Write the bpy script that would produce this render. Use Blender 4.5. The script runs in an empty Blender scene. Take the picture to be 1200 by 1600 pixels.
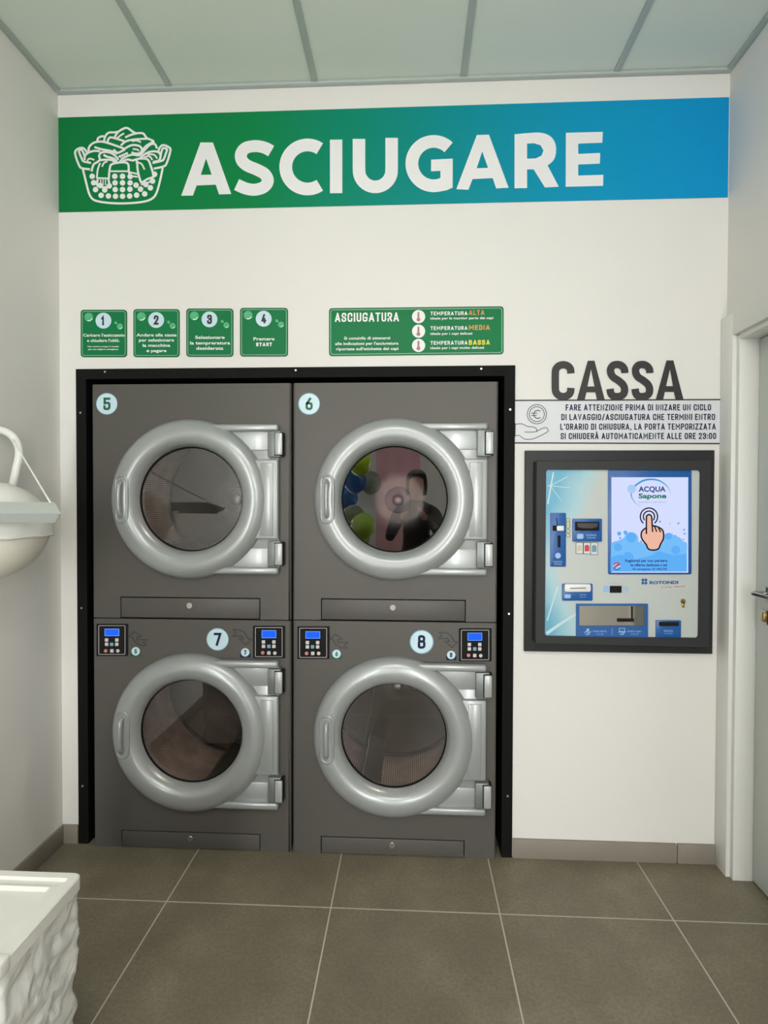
import bpy, bmesh, math, random
from mathutils import Matrix, Vector
from mathutils.geometry import tessellate_polygon

random.seed(4)
SC = bpy.context.scene
COL = SC.collection

# ------------------------------------------------------------------ camera
FPX, CX, CY, CZ = 884.24, 0.0, -2.321, 1.4505
YAW, PITCH, ROLL = 0.0481, -0.01647, -0.00299
ROT = (Matrix.Rotation(YAW, 3, 'Z') @ Matrix.Rotation(PITCH, 3, 'X') @ Matrix.Rotation(ROLL, 3, 'Y'))
cam_data = bpy.data.cameras.new('camera')
cam = bpy.data.objects.new('camera', cam_data)
COL.objects.link(cam)
right, fwd, up = ROT.col[0], ROT.col[1], ROT.col[2]
cam.matrix_world = Matrix(((right.x, up.x, -fwd.x, CX), (right.y, up.y, -fwd.y, CY), (right.z, up.z, -fwd.z, CZ), (0, 0, 0, 1)))
cam_data.sensor_fit = 'HORIZONTAL'
cam_data.sensor_width = 36.0
cam_data.lens = FPX / 1200 * 36.0
cam_data.clip_start = 0.005
SC.camera = cam

# ------------------------------------------------------------------ colour management, sky, lights
SC.view_settings.view_transform = 'Standard'
SC.view_settings.look = 'None'
SC.view_settings.gamma = 1.0
SC.view_settings.use_curve_mapping = False
SC.view_settings.exposure = 0.0
EXPO = 2 ** SC.view_settings.exposure
world = bpy.data.worlds.new('daylight')
SC.world = world
world.use_nodes = True
world.node_tree.nodes['Background'].inputs['Color'].default_value = (0.93, 0.94, 0.94, 1)
world.node_tree.nodes['Background'].inputs['Strength'].default_value = 23.0

H = 3.157
XL, XR = -1.4786, 1.2487
YF = -5.2                       # shop front behind the camera


def area_light(name, loc, rot, sx, sy, power, color=(1, 1, 1), portal=False):
    l = bpy.data.lights.new(name, 'AREA')
    l.shape = 'RECTANGLE'; l.size = sx; l.size_y = sy; l.energy = power; l.color = color
    if portal:
        l.cycles.is_portal = True
    o = bpy.data.objects.new(name, l)
    o.location = loc; o.rotation_euler = rot
    COL.objects.link(o)
    return o


area_light('window_portal', (-1.175, YF + 0.02, 1.5), (math.radians(90), 0, 0), 0.45, 2.8, 1, portal=True)
area_light('window_portal', (0.875, YF + 0.02, 1.5), (math.radians(90), 0, 0), 0.55, 2.8, 1, portal=True)
LED_POWER = 13
LED_SPOTS = ((-0.7, -3.3), (0.5, -3.3), (-0.1, -2.6))

# ------------------------------------------------------------------ pixel -> place helpers


def ray(px, py):
    return ROT @ Vector(((px - 600) / FPX, 1.0, -(py - 800) / FPX))


def wp(px, py, y):
    """the point on the vertical plane at depth y seen at (px, py)"""
    d = ray(px, py); t = (y - CY) / d.y
    return Vector((CX + t * d.x, y, CZ + t * d.z))


def hp(px, py, z):
    d = ray(px, py); t = (z - CZ) / d.z
    return Vector((CX + t * d.x, CY + t * d.y, z))


# ------------------------------------------------------------------ materials
def lin(c):
    c = c / 255.0
    return c / 12.92 if c <= 0.04045 else ((c + 0.055) / 1.055) ** 2.4


def rgb(r, g, b):
    return (lin(r), lin(g), lin(b), 1)


def new_mat(name):
    m = bpy.data.materials.new(name); m.use_nodes = True
    nt = m.node_tree
    return m, nt, nt.nodes['Principled BSDF']


def mat(name, c, rough=0.5, metal=0.0, spec=0.5, var=0.0, vscale=6.0, bump=0.0, bscale=200.0, coat=0.0):
    m, nt, b = new_mat(name)
    col = rgb(*c)
    b.inputs['Base Color'].default_value = col
    b.inputs['Roughness'].default_value = rough
    b.inputs['Metallic'].default_value = metal
    b.inputs['Specular IOR Level'].default_value = spec
    b.inputs['Coat Weight'].default_value = coat
    tc = nt.nodes.new('ShaderNodeTexCoord')
    n = nt.nodes.new('ShaderNodeTexNoise')
    n.inputs['Scale'].default_value = vscale; n.inputs['Detail'].default_value = 5
    nt.links.new(tc.outputs['Object'], n.inputs['Vector'])
    r = nt.nodes.new('ShaderNodeMapRange')
    r.inputs['To Min'].default_value = 1 - var; r.inputs['To Max'].default_value = 1 + var
    nt.links.new(n.outputs['Fac'], r.inputs['Value'])
    mx = nt.nodes.new('ShaderNodeVectorMath'); mx.operation = 'SCALE'
    mx.inputs[0].default_value = col[:3]
    nt.links.new(r.outputs['Result'], mx.inputs['Scale'])
    nt.links.new(mx.outputs['Vector'], b.inputs['Base Color'])
    if bump:
        n2 = nt.nodes.new('ShaderNodeTexNoise'); n2.inputs['Scale'].default_value = bscale; n2.inputs['Detail'].default_value = 3
        nt.links.new(tc.outputs['Object'], n2.inputs['Vector'])
        bp = nt.nodes.new('ShaderNodeBump'); bp.inputs['Strength'].default_value = bump; bp.inputs['Distance'].default_value = 0.002
        nt.links.new(n2.outputs['Fac'], bp.inputs['Height'])
        nt.links.new(bp.outputs['Normal'], b.inputs['Normal'])
    return m


def glow(name, c, strength=1.0):
    m, nt, b = new_mat(name)
    e = nt.nodes.new('ShaderNodeEmission')
    e.inputs['Color'].default_value = rgb(*c); e.inputs['Strength'].default_value = strength
    nt.links.new(e.outputs['Emission'], nt.nodes['Material Output'].inputs['Surface'])
    return m


def glass_mat(name, ior=1.5, tint=(1, 1, 1)):
    m, nt, b = new_mat(name)
    nt.nodes.remove(b)
    t = nt.nodes.new('ShaderNodeBsdfTransparent'); t.inputs['Color'].default_value = (*tint, 1)
    g = nt.nodes.new('ShaderNodeBsdfGlossy'); g.inputs['Roughness'].default_value = 0.005
    f = nt.nodes.new('ShaderNodeFresnel'); f.inputs['IOR'].default_value = ior
    mx = nt.nodes.new('ShaderNodeMixShader')
    nt.links.new(f.outputs['Fac'], mx.inputs['Fac'])
    nt.links.new(t.outputs['BSDF'], mx.inputs[1]); nt.links.new(g.outputs['BSDF'], mx.inputs[2])
    nt.links.new(mx.outputs['Shader'], nt.nodes['Material Output'].inputs['Surface'])
    return m


def math_node(nt, op, a, b=None):
    n = nt.nodes.new('ShaderNodeMath'); n.operation = op
    for i, v in enumerate((a, b)):
        if v is None:
            continue
        if isinstance(v, (int, float)):
            n.inputs[i].default_value = v
        else:
            nt.links.new(v, n.inputs[i])
    return n.outputs[0]


def ramp_node(nt, fac, stops):
    r = nt.nodes.new('ShaderNodeValToRGB')
    els = r.color_ramp.elements
    els[0].position, els[0].color = stops[0]
    els[1].position, els[1].color = stops[-1]
    for p, c in stops[1:-1]:
        e = els.new(p); e.color = c
    nt.links.new(fac, r.inputs['Fac'])
    return r.outputs['Color']


def mix_color(nt, fac, a, b, mode='MIX'):
    n = nt.nodes.new('ShaderNodeMix'); n.data_type = 'RGBA'; n.blend_type = mode
    if isinstance(fac, (int, float)):
        n.inputs[0].default_value = fac
    else:
        nt.links.new(fac, n.inputs[0])
    for i, v in ((6, a), (7, b)):
        if isinstance(v, tuple):
            n.inputs[i].default_value = v
        else:
            nt.links.new(v, n.inputs[i])
    return n.outputs[2]


def position(nt):
    g = nt.nodes.new('ShaderNodeNewGeometry')
    s = nt.nodes.new('ShaderNodeSeparateXYZ')
    nt.links.new(g.outputs['Position'], s.inputs[0])
    return g.outputs['Position'], s.outputs[0], s.outputs[1], s.outputs[2]


FX0, FY0 = -0.882, -0.3296


def floor_material():
    m, nt, b = new_mat('stone_floor_tiles')
    pos, x, y, z = position(nt)
    def band(v, off):
        a = math_node(nt, 'ADD', v, -off + 60.3)
        a = math_node(nt, 'MODULO', a, 0.6)
        a = math_node(nt, 'SUBTRACT', a, 0.3)
        a = math_node(nt, 'ABSOLUTE', a)
        return math_node(nt, 'LESS_THAN', a, 0.0024)
    gx = band(x, FX0); gy = band(y, FY0)
    grout = math_node(nt, 'MAXIMUM', gx, gy)
    n1 = nt.nodes.new('ShaderNodeTexNoise'); n1.inputs['Scale'].default_value = 3.5; n1.inputs['Detail'].default_value = 7; n1.inputs['Roughness'].default_value = 0.62
    n2 = nt.nodes.new('ShaderNodeTexNoise'); n2.inputs['Scale'].default_value = 90; n2.inputs['Detail'].default_value = 3
    nt.links.new(pos, n1.inputs['Vector']); nt.links.new(pos, n2.inputs['Vector'])
    c1 = ramp_node(nt, n1.outputs['Fac'], [(0.3, rgb(108, 101, 84)), (0.52, rgb(121, 113, 94)), (0.72, rgb(136, 128, 108))])
    c2 = ramp_node(nt, n2.outputs['Fac'], [(0.35, (0.86, 0.86, 0.86, 1)), (0.65, (1.08, 1.08, 1.08, 1))])
    c = mix_color(nt, 1.0, c1, c2, 'MULTIPLY')
    c = mix_color(nt, grout, c, rgb(190, 183, 170))
    nt.links.new(c, b.inputs['Base Color'])
    rr = math_node(nt, 'MULTIPLY', n1.outputs['Fac'], 0.35)
    rr = math_node(nt, 'ADD', rr, 0.3)
    nt.links.new(rr, b.inputs['Roughness'])
    bp = nt.nodes.new('ShaderNodeBump'); bp.inputs['Strength'].default_value = 0.4; bp.inputs['Distance'].default_value = 0.001
    hh = math_node(nt, 'SUBTRACT', 1.0, grout)
    nt.links.new(hh, bp.inputs['Height']); nt.links.new(bp.outputs['Normal'], b.inputs['Normal'])
    return m


def banner_material():
    m, nt, b = new_mat('banner_print')
    pos, x, y, z = position(nt)
    u = math_node(nt, 'ADD', x, -XL); u = math_node(nt, 'DIVIDE', u, XR - XL)
    c = ramp_node(nt, u, [(0.0, rgb(0, 118, 58)), (0.30, rgb(0, 128, 68)), (0.47, rgb(0, 134, 112)), (0.62, rgb(0, 140, 150)), (0.80, rgb(0, 146, 190)), (1.0, rgb(0, 146, 206))])
    nt.links.new(c, b.inputs['Base Color'])
    b.inputs['Roughness'].default_value = 0.5
    b.inputs['Specular IOR Level'].default_value = 0.2
    return m


def film_material():
    """printed film of the pay station front: pale grey with pale blue light beams at its left"""
    m, nt, b = new_mat('printed_front_film')
    pos, x, y, z = position(nt)
    u = math_node(nt, 'DIVIDE', math_node(nt, 'ADD', x, -0.50), 0.58)
    v = math_node(nt, 'DIVIDE', math_node(nt, 'ADD', z, -0.93), 0.64)
    n = nt.nodes.new('ShaderNodeTexNoise'); n.inputs['Scale'].default_value = 5; n.inputs['Detail'].default_value = 3
    nt.links.new(pos, n.inputs['Vector'])
    tri = math_node(nt, 'ABSOLUTE', math_node(nt, 'SUBTRACT', v, 0.45))        # bluer towards both ends
    edge = math_node(nt, 'ADD', math_node(nt, 'MULTIPLY', tri, 0.55), math_node(nt, 'MULTIPLY', n.outputs['Fac'], 0.25))
    k = math_node(nt, 'SUBTRACT', edge, u)
    k = math_node(nt, 'MULTIPLY', k, 4.0)
    c = ramp_node(nt, k, [(0.0, rgb(190, 196, 192)), (0.35, rgb(165, 200, 208)), (1.0, rgb(95, 168, 198))])
    nt.links.new(c, b.inputs['Base Color'])
    b.inputs['Roughness'].default_value = 0.3
    return m


def drum_material():
    m, nt, b = new_mat('perforated_drum_steel')
    uv = nt.nodes.new('ShaderNodeUVMap')
    vo = nt.nodes.new('ShaderNodeTexVoronoi'); vo.inputs['Scale'].default_value = 1.0; vo.inputs['Randomness'].default_value = 0.0
    mp = nt.nodes.new('ShaderNodeMapping'); mp.inputs['Scale'].default_value = (95, 70, 1)
    nt.links.new(uv.outputs['UV'], mp.inputs['Vector']); nt.links.new(mp.outputs['Vector'], vo.inputs['Vector'])
    hole = math_node(nt, 'LESS_THAN', vo.outputs['Distance'], 0.28)
    n = nt.nodes.new('ShaderNodeTexNoise'); n.inputs['Scale'].default_value = 14
    nt.links.new(uv.outputs['UV'], n.inputs['Vector'])
    base = ramp_node(nt, n.outputs['Fac'], [(0.3, rgb(196, 174, 160)), (0.7, rgb(226, 206, 192))])
    c = mix_color(nt, hole, base, rgb(60, 50, 45))
    nt.links.new(c, b.inputs['Base Color'])
    b.inputs['Metallic'].default_value = 0.7
    b.inputs['Roughness'].default_value = 0.36
    return m


M = {}
M['wall'] = mat('white_wall_paint', (226, 224, 219), 0.85, bump=0.15, bscale=180, var=0.01)
M['ceiling'] = mat('mineral_ceiling_tile', (214, 223, 214), 0.95, bump=0.2, bscale=350, var=0.02)
M['tbar'] = mat('ceiling_grid_metal', (176, 186, 182), 0.5)
M['floor'] = floor_material()
M['base'] = mat('skirting_tile', (138, 130, 119), 0.55, var=0.12, vscale=9)
M['white'] = mat('white_lacquer', (226, 227, 222), 0.4)
M['door'] = mat('grey_white_door', (205, 210, 205), 0.45)
M['chrome'] = mat('brushed_chrome', (190, 190, 190), 0.2, 1.0)
M['dark_metal'] = mat('dark_steel', (70, 68, 66), 0.35, 1.0)
M['black'] = mat('black_trim', (9, 8, 8), 0.7, spec=.2, var=0.1)
M['void'] = mat('black_backing', (8, 8, 8), 0.9)
M['cabinet'] = mat('grey_metallic_paint', (88, 86, 81), 0.40, 0.08, spec=.25, var=0.02, vscale=3, bump=0.03, bscale=700)
M['cast'] = mat('silver_cast_paint', (160, 164, 163), 0.3, 0.3, var=0.02, coat=0.2, bump=0.02, bscale=500)
M['hinge'] = mat('grey_hinge', (128, 131, 130), 0.35, 0.4)
M['hinge_cap'] = mat('pale_hinge_cap', (172, 176, 175), 0.3, 0.3)
M['drum'] = drum_material()
M['drum_back'] = mat('polished_drum_steel', (82, 77, 73), 0.25, 1.0, var=0.08, vscale=5)
M['lifter'] = mat('dark_lifter_steel', (46, 43, 41), 0.35, 0.8)
M['hub'] = mat('dull_hub_steel', (100, 98, 96), 0.35, 0.9)
M['fill_lens'] = glow('drum_fill_lens', (255, 236, 220), 2.0)  # glow of the fill lights added inside the drums
M['steel'] = mat('bright_steel', (205, 203, 200), 0.2, 1.0)
M['glass'] = glass_mat('door_glass', 2.35)
M['pane'] = glass_mat('window_glass', 1.3)
M['banner'] = banner_material()
M['print_white'] = mat('white_print', (232, 232, 232), 0.5)
M['sign_green'] = mat('green_sign_print', (6, 116, 66), 0.5, spec=.25, var=0.06, vscale=8)
M['sign_edge'] = mat('dark_green_edge', (20, 78, 48), 0.4)
M['sign_line'] = mat('pale_green_line', (150, 205, 170), 0.4)
M['bubble'] = mat('pale_green_bubble', (85, 175, 125), 0.25, var=0.2, vscale=60)
M['bubble_hi'] = mat('bubble_highlight', (205, 238, 215), 0.3)
M['badge'] = mat('pale_blue_badge', (196, 222, 232), 0.3, var=0.10, vscale=25)
M['badge_rim'] = mat('badge_rim', (108, 150, 168), 0.3)
M['ink_green'] = mat('dark_green_ink', (14, 92, 66), 0.5)
M['ink_navy'] = mat('navy_ink', (30, 35, 66), 0.6, spec=.2)
M['ink_black'] = mat('black_ink', (40, 38, 38), 0.5)
M['ink_orange'] = mat('orange_ink', (205, 135, 60), 0.5)
M['ink_amber'] = mat('amber_ink', (200, 150, 80), 0.5)
M['ink_yellow'] = mat('yellow_ink', (225, 215, 60), 0.5)
M['ink_blush'] = mat('thermometer_ink', (170, 120, 110), 0.5)
M['ink_red'] = mat('red_ink', (190, 60, 62), 0.5)
M['strip'] = mat('pale_grey_film', (214, 216, 220), 0.5)
M['arrow'] = mat('dark_arrow_ink', (52, 50, 48), 0.5)
M['kiosk'] = mat('charcoal_powder_coat', (42, 43, 44), 0.5, spec=.35, bump=0.1, bscale=900)
M['film'] = film_material()
M['beam'] = mat('pale_beam_print', (196, 216, 220), 0.35)
M['blue'] = mat('blue_plastic', (24, 88, 158), 0.35)
M['blue_print'] = mat('pale_blue_print', (150, 185, 225), 0.4)
M['card'] = mat('white_plastic', (225, 225, 222), 0.35)
M['brass'] = mat('brass', (190, 160, 100), 0.3, 1.0)
M['coin'] = mat('coin_print', (188, 186, 150), 0.4, 0.2)
M['mirror'] = mat('polished_tray', (190, 186, 180), 0.06, 1.0)
M['lcd'] = glow('blue_lcd', (40, 105, 255), 1.0)
M['lcd_edge'] = glow('blue_lcd_edge', (120, 170, 255), 1.0)
M['key'] = mat('pale_button', (205, 198, 196), 0.4)
M['key_red'] = mat('pink_button', (196, 130, 128), 0.4)
M['key_blue'] = mat('blue_button', (110, 160, 190), 0.4)
for n_, c_ in dict(scr_white=(214, 222, 255), scr_low=(120, 190, 250), scr_mid=(96, 176, 246), scr_deep=(78, 160, 240),
                   scr_navy=(46, 62, 130), scr_green=(36, 120, 92), scr_teal=(70, 160, 205), scr_pale=(170, 205, 240), scr_grey=(150, 165, 195),
                   scr_black=(24, 20, 30), scr_skin=(238, 186, 164), scr_blue=(40, 110, 190), scr_red=(190, 60, 90), scr_pure=(246, 248, 255)).items():
    M[n_] = glow(n_.replace('scr', 'screen'), c_, 1.0)


# ------------------------------------------------------------------ mesh builder
ORIGIN = {}
_font = {}


def text_mesh(s, bold):
    key = (s, bold)
    if key not in _font:
        c = bpy.data.curves.new('lettering', 'FONT')
        c.body = s; c.size = 1.0; c.offset = bold; c.resolution_u = 3
        o = bpy.data.objects.new('lettering', c); COL.objects.link(o)
        dg = bpy.context.evaluated_depsgraph_get()
        me = bpy.data.meshes.new_from_object(o.evaluated_get(dg))
        vs = [(v.co.x, v.co.y) for v in me.vertices]; fs = [tuple(p.vertices) for p in me.polygons]
        bpy.data.objects.remove(o); bpy.data.curves.remove(c); bpy.data.meshes.remove(me)
        _font[key] = (vs, fs)
    return _font[key]


def spline(pts, n=6, closed=False):
    P = [Vector((*p, 0)) if len(p) == 2 else Vector(p) for p in pts]
    out = []
    N = len(P)
    last = N if closed else N - 1
    for i in range(last):
        p0 = P[(i - 1) % N] if (closed or i > 0) else P[i]
        p1 = P[i]; p2 = P[(i + 1) % N]
        p3 = P[(i + 2) % N] if (closed or i + 2 < N) else P[(i + 1) % N]
        for k in range(n):
            t = k / n
            out.append(0.5 * ((2 * p1) + (-p0 + p2) * t + (2 * p0 - 5 * p1 + 4 * p2 - p3) * t * t + (-p0 + 3 * p1 - 3 * p2 + p3) * t ** 3))
    if not closed:
        out.append(P[-1])
    return [tuple(p[:2]) if len(pts[0]) == 2 else tuple(p) for p in out]


def rrect(x0, y0, x1, y1, r, n=5):
    pts = []
    for cx, cy, a0 in ((x1 - r, y0 + r, -90), (x1 - r, y1 - r, 0), (x0 + r, y1 - r, 90), (x0 + r, y0 + r, 180)):
        for k in range(n + 1):
            a = math.radians(a0 + 90 * k / n)
            pts.append((cx + r * math.cos(a), cy + r * math.sin(a)))
    return pts


def circ(cx, cy, r, n=28, ry=None):
    ry = ry or r
    return [(cx + r * math.cos(2 * math.pi * k / n), cy + ry * math.sin(2 * math.pi * k / n)) for k in range(n)]


def round_corners(pts, r, sharp=(), n=5):
    closed = math.dist(pts[0], pts[-1]) < 1e-6
    out = []
    N = len(pts)
    for i, p in enumerate(pts):
        if (i in (0, N - 1) and not closed) or i in sharp or (closed and i == N - 1):
            out.append(p); continue
        if closed and i == 0:
            if 0 in sharp:
                out.append(p); continue
            a, c = pts[-2], pts[1]
        else:
            a, c = pts[i - 1], pts[i + 1]
        p_ = Vector(p); a_ = Vector(a); c_ = Vector(c)
        rr = min(r, (a_ - p_).length * .5, (c_ - p_).length * .5)
        s_ = p_ + (a_ - p_).normalized() * rr; e_ = p_ + (c_ - p_).normalized() * rr
        for k in range(n + 1):
            t = k / n
            q = s_ * (1 - t) ** 2 + p_ * 2 * t * (1 - t) + e_ * t * t
            out.append((q.x, q.y))
    if closed:
        out[-1] = out[0]
    return out


BOWL = .55
GLYPHS = {
    'A': [(0, [(0, 0), (.5, 1)]), (0, [(.5, 1), (1, 0)]), (0, [(.2, .26), (.8, .26)])],
    'B': [(BOWL, [(0, 0), (0, 1), (.95, 1), (.95, .53), (0, .53)], (0, 1, 4)), (BOWL, [(0, .53), (1, .53), (1, 0), (0, 0)])],
    'C': [(BOWL, [(1, .70), (1, 1), (0, 1), (0, 0), (1, 0), (1, .30)])],
    'D': [(BOWL, [(0, 0), (0, 1), (1, 1), (1, 0), (0, 0)], (0, 1, 4))],
    'E': [(0, [(1, 1), (0, 1), (0, 0), (1, 0)]), (0, [(0, .52), (.8, .52)])],
    'F': [(0, [(1, 1), (0, 1), (0, 0)]), (0, [(0, .5), (.8, .5)])],
    'G': [(BOWL, [(1, .80), (1, 1), (0, 1), (0, 0), (1, 0), (1, .44), (.62, .44)], (5,))],
    'H': [(0, [(0, 0), (0, 1)]), (0, [(1, 0), (1, 1)]), (0, [(0, .52), (1, .52)])],
    'I': [(0, [(.5, 0), (.5, 1)])],
    'L': [(0, [(0, 1), (0, 0), (1, 0)])],
    'M': [(0, [(0, 0), (0, 1), (.5, .35), (1, 1), (1, 0)])],
    'N': [(0, [(0, 0), (0, 1), (1, 0), (1, 1)])],
    'O': [(BOWL, [(0, .5), (0, 1), (1, 1), (1, 0), (0, 0), (0, .5)], (0, 5))],
    'P': [(BOWL, [(0, 0), (0, 1), (1, 1), (1, .45), (0, .45)], (1,))],
    'Q': [(BOWL, [(0, .5), (0, 1), (1, 1), (1, 0), (0, 0), (0, .5)], (0, 5)), (0, [(.6, .25), (1, -.05)])],
    'R': [(BOWL, [(0, 0), (0, 1), (1, 1), (1, .47), (0, .47)], (1,)), (0, [(.5, .47), (1, 0)])],
    'S': [(BOWL, [(1, .74), (1, 1), (0, 1), (0, .54), (1, .46), (1, 0), (0, 0), (0, .26)])],
    'T': [(0, [(0, 1), (1, 1)]), (0, [(.5, 1), (.5, 0)])],
    'U': [(BOWL, [(0, 1), (0, 0), (1, 0), (1, 1)])],
    'V': [(0, [(0, 1), (.5, 0), (1, 1)])],
    'Z': [(0, [(0, 1), (1, 1), (0, 0), (1, 0)])],
    '0': [(BOWL, [(0, .5), (0, 1), (1, 1), (1, 0), (0, 0), (0, .5)], (0, 5))],
    '1': [(0, [(0, .78), (.6, 1), (.6, 0)])],
    '2': [(BOWL, [(0, .72), (0, 1), (1, 1), (1, .62), (0, 0), (1, 0)], (4,))],
    '3': [(BOWL, [(0, .75), (0, 1), (1, 1), (1, .54), (.45, .54)]), (BOWL, [(.45, .54), (1, .54), (1, 0), (0, 0), (0, .26)])],
    '4': [(0, [(.62, 1), (0, .24), (1, .24)]), (0, [(.72, .5), (.72, 0)])],
    '5': [(BOWL, [(.95, 1), (.05, 1), (.05, .56), (1, .62), (1, 0), (0, 0), (0, .26)], (1, 2))],
    '6': [(BOWL, [(.7, 1), (0, .5), (0, 0), (1, 0), (1, .56), (.12, .56)], (1,))],
    '7': [(0, [(0, 1), (1, 1), (.35, 0)])],
    '8': [(BOWL, [(.05, .75), (.05, 1), (.95, 1), (.95, .54), (.05, .54), (.05, .75)], (0, 5)), (BOWL, [(0, .27), (0, .54), (1, .54), (1, 0), (0, 0), (0, .27)], (0, 5))],
    ':': [(0, [(.5, .04), (.5, .1)]), (0, [(.5, .6), (.5, .66)])],
    ',': [(0, [(.6, .02), (.3, -.12)])],
    "'": [(0, [(.5, 1), (.5, .8)])],
    '/': [(0, [(0, -.05), (1, 1.05)])],
}
GLYPHS['À'] = GLYPHS['A'] + [(0, [(.3, 1.28), (.5, 1.17)])]
GLYPH_W = {'A': .58, 'À': .58, 'I': .17, 'M': .70, 'N': .56, 'G': .54, 'C': .52, ' ': .18, '1': .36, ':': .17, ',': .2, "'": .17, '/': .42, 'E': .45, 'F': .44, 'L': .44, 'T': .50, 'V': .56, 'O': .52}


class MB:
    def __init__(self):
        self.bm = bmesh.new(); self.layer = 0

    def lift(self):
        self.layer += 1
        return (self.layer % 9) * .00004

    def face(self, pts):
        try:
            return self.bm.faces.new([self.bm.verts.new(p) for p in pts])
        except ValueError:
            return None

    def box(self, x0, x1, y0, y1, z0, z1, bev=0.0, seg=2):
        r = bmesh.ops.create_cube(self.bm, size=1.0)
        vs = r['verts']
        for v in vs:
            v.co = Vector((x0 + (v.co.x + .5) * (x1 - x0), y0 + (v.co.y + .5) * (y1 - y0), z0 + (v.co.z + .5) * (z1 - z0)))
        if bev:
            es = list({e for v in vs for e in v.link_edges})
            bmesh.ops.bevel(self.bm, geom=es, offset=bev, segments=seg, affect='EDGES', profile=0.5)
        return self

    def grid(self, rows, closed_u=False, closed_v=False):
        V = [[self.bm.verts.new(p) for p in r] for r in rows]
        nr, nc = len(V), len(V[0])
        for i in range(nr if closed_v else nr - 1):
            for j in range(nc if closed_u else nc - 1):
                self.bm.faces.new((V[i][j], V[i][(j + 1) % nc], V[(i + 1) % nr][(j + 1) % nc], V[(i + 1) % nr][j]))
        return V

    def lathe(self, cx, yc, cz, prof, n=96, a0=0.0):
        """prof: (radius, height towards the room); the axis runs along -y"""
        rows = [[(cx + r * math.cos(a0 + 2 * math.pi * k / n), yc - h, cz + r * math.sin(a0 + 2 * math.pi * k / n)) for k in range(n)] for r, h in prof]
        self.grid(rows, closed_u=True)
        return self

    def vlathe(self, cx, cy, prof, n=48):
        rows = [[(cx + r * math.cos(2 * math.pi * k / n), cy + r * math.sin(2 * math.pi * k / n), z) for k in range(n)] for r, z in prof]
        self.grid(rows, closed_u=True)
        return self

    def disc(self, cx, y, cz, r, h, n=40, bev=0.15):
        self.lathe(cx, y, cz, [(r, 0), (r, h * (1 - bev)), (r * (1 - bev * .5), h), (0.0001, h)], n)
        return self

    def tube(self, pts, r, n=10, cap=True):
        P = [Vector(p) for p in pts]
        rows = []
        ref = Vector((0.123, 0.456, 0.88)).normalized()
        for i, p in enumerate(P):
            t = (P[min(i + 1, len(P) - 1)] - P[max(i - 1, 0)]).normalized()
            a = t.cross(ref).normalized(); b = t.cross(a)
            rr = r[i] if isinstance(r, (list, tuple)) else r
            rows.append([p + rr * (math.cos(2 * math.pi * k / n) * a + math.sin(2 * math.pi * k / n) * b) for k in range(n)])
        V = self.grid(rows, closed_u=True)
        if cap:
            self.bm.faces.new(V[0]); self.bm.faces.new(list(reversed(V[-1])))
        return self

    # ---- flat print: outlines traced in the photograph, laid on the upright plane they are printed on
    def flat(self, outlines, y):
        y -= self.lift()
        loops = [[Vector((p[0], p[1], 0)) for p in l] for l in outlines]
        allp = [p for l in loops for p in l]
        V = [self.bm.verts.new(wp(p.x, p.y, y)) for p in allp]
        for t in tessellate_polygon(loops):
            try:
                f = self.bm.faces.new([V[i] for i in t])
            except ValueError:
                continue
            f.normal_update()
            if f.normal.y > 0:
                f.normal_flip()
        return self

    def slab(self, outline, y0, y1, bev=0.0):
        """a plate with real thickness: outline traced at depth y1 (its front), back at y0"""
        F = [wp(p[0], p[1], y1) for p in outline]
        fv = [self.bm.verts.new(p) for p in F]
        bv = [self.bm.verts.new((p.x, y0, p.z)) for p in F]
        self.bm.faces.new(fv); self.bm.faces.new(list(reversed(bv)))
        n = len(F)
        for i in range(n):
            self.bm.faces.new((fv[i], bv[i], bv[(i + 1) % n], fv[(i + 1) % n]))
        if bev:
            es = [e for e in self.bm.edges if e.verts[0] in fv and e.verts[1] in fv]
            bmesh.ops.bevel(self.bm, geom=es, offset=bev, segments=2, affect='EDGES', profile=0.5)
        return self

    def stroke(self, pts, w, y, closed=False, smooth=0):
        y -= self.lift()
        if smooth:
            pts = spline(pts, smooth, closed)
        P = [Vector((p[0], p[1])) for p in pts]
        n = len(P)
        L, R = [], []
        for i in range(n):
            a = P[(i - 1) % n] if (closed or i > 0) else None
            b = P[(i + 1) % n] if (closed or i < n - 1) else None
            d1 = (P[i] - a).normalized() if a is not None and (P[i] - a).length > 1e-6 else None
            d2 = (b - P[i]).normalized() if b is not None and (b - P[i]).length > 1e-6 else None
            d1 = d1 or d2; d2 = d2 or d1
            n1 = Vector((-d1.y, d1.x)); n2 = Vector((-d2.y, d2.x))
            m = n1 + n2
            m = m.normalized() if m.length > 1e-4 else n1
            k = 1 / max(0.45, m.dot(n1))
            ww = w[i] if isinstance(w, (list, tuple)) else w
            L.append(P[i] + m * ww / 2 * k); R.append(P[i] - m * ww / 2 * k)
        lv = [self.bm.verts.new(wp(p.x, p.y, y)) for p in L]; rv = [self.bm.verts.new(wp(p.x, p.y, y)) for p in R]
        for i in range(n if closed else n - 1):
            j = (i + 1) % n
            try:
                f = self.bm.faces.new((lv[i], lv[j], rv[j], rv[i]))
            except ValueError:
                continue
            f.normal_update()
            if f.normal.y > 0:
                f.normal_flip()
        return self

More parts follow.
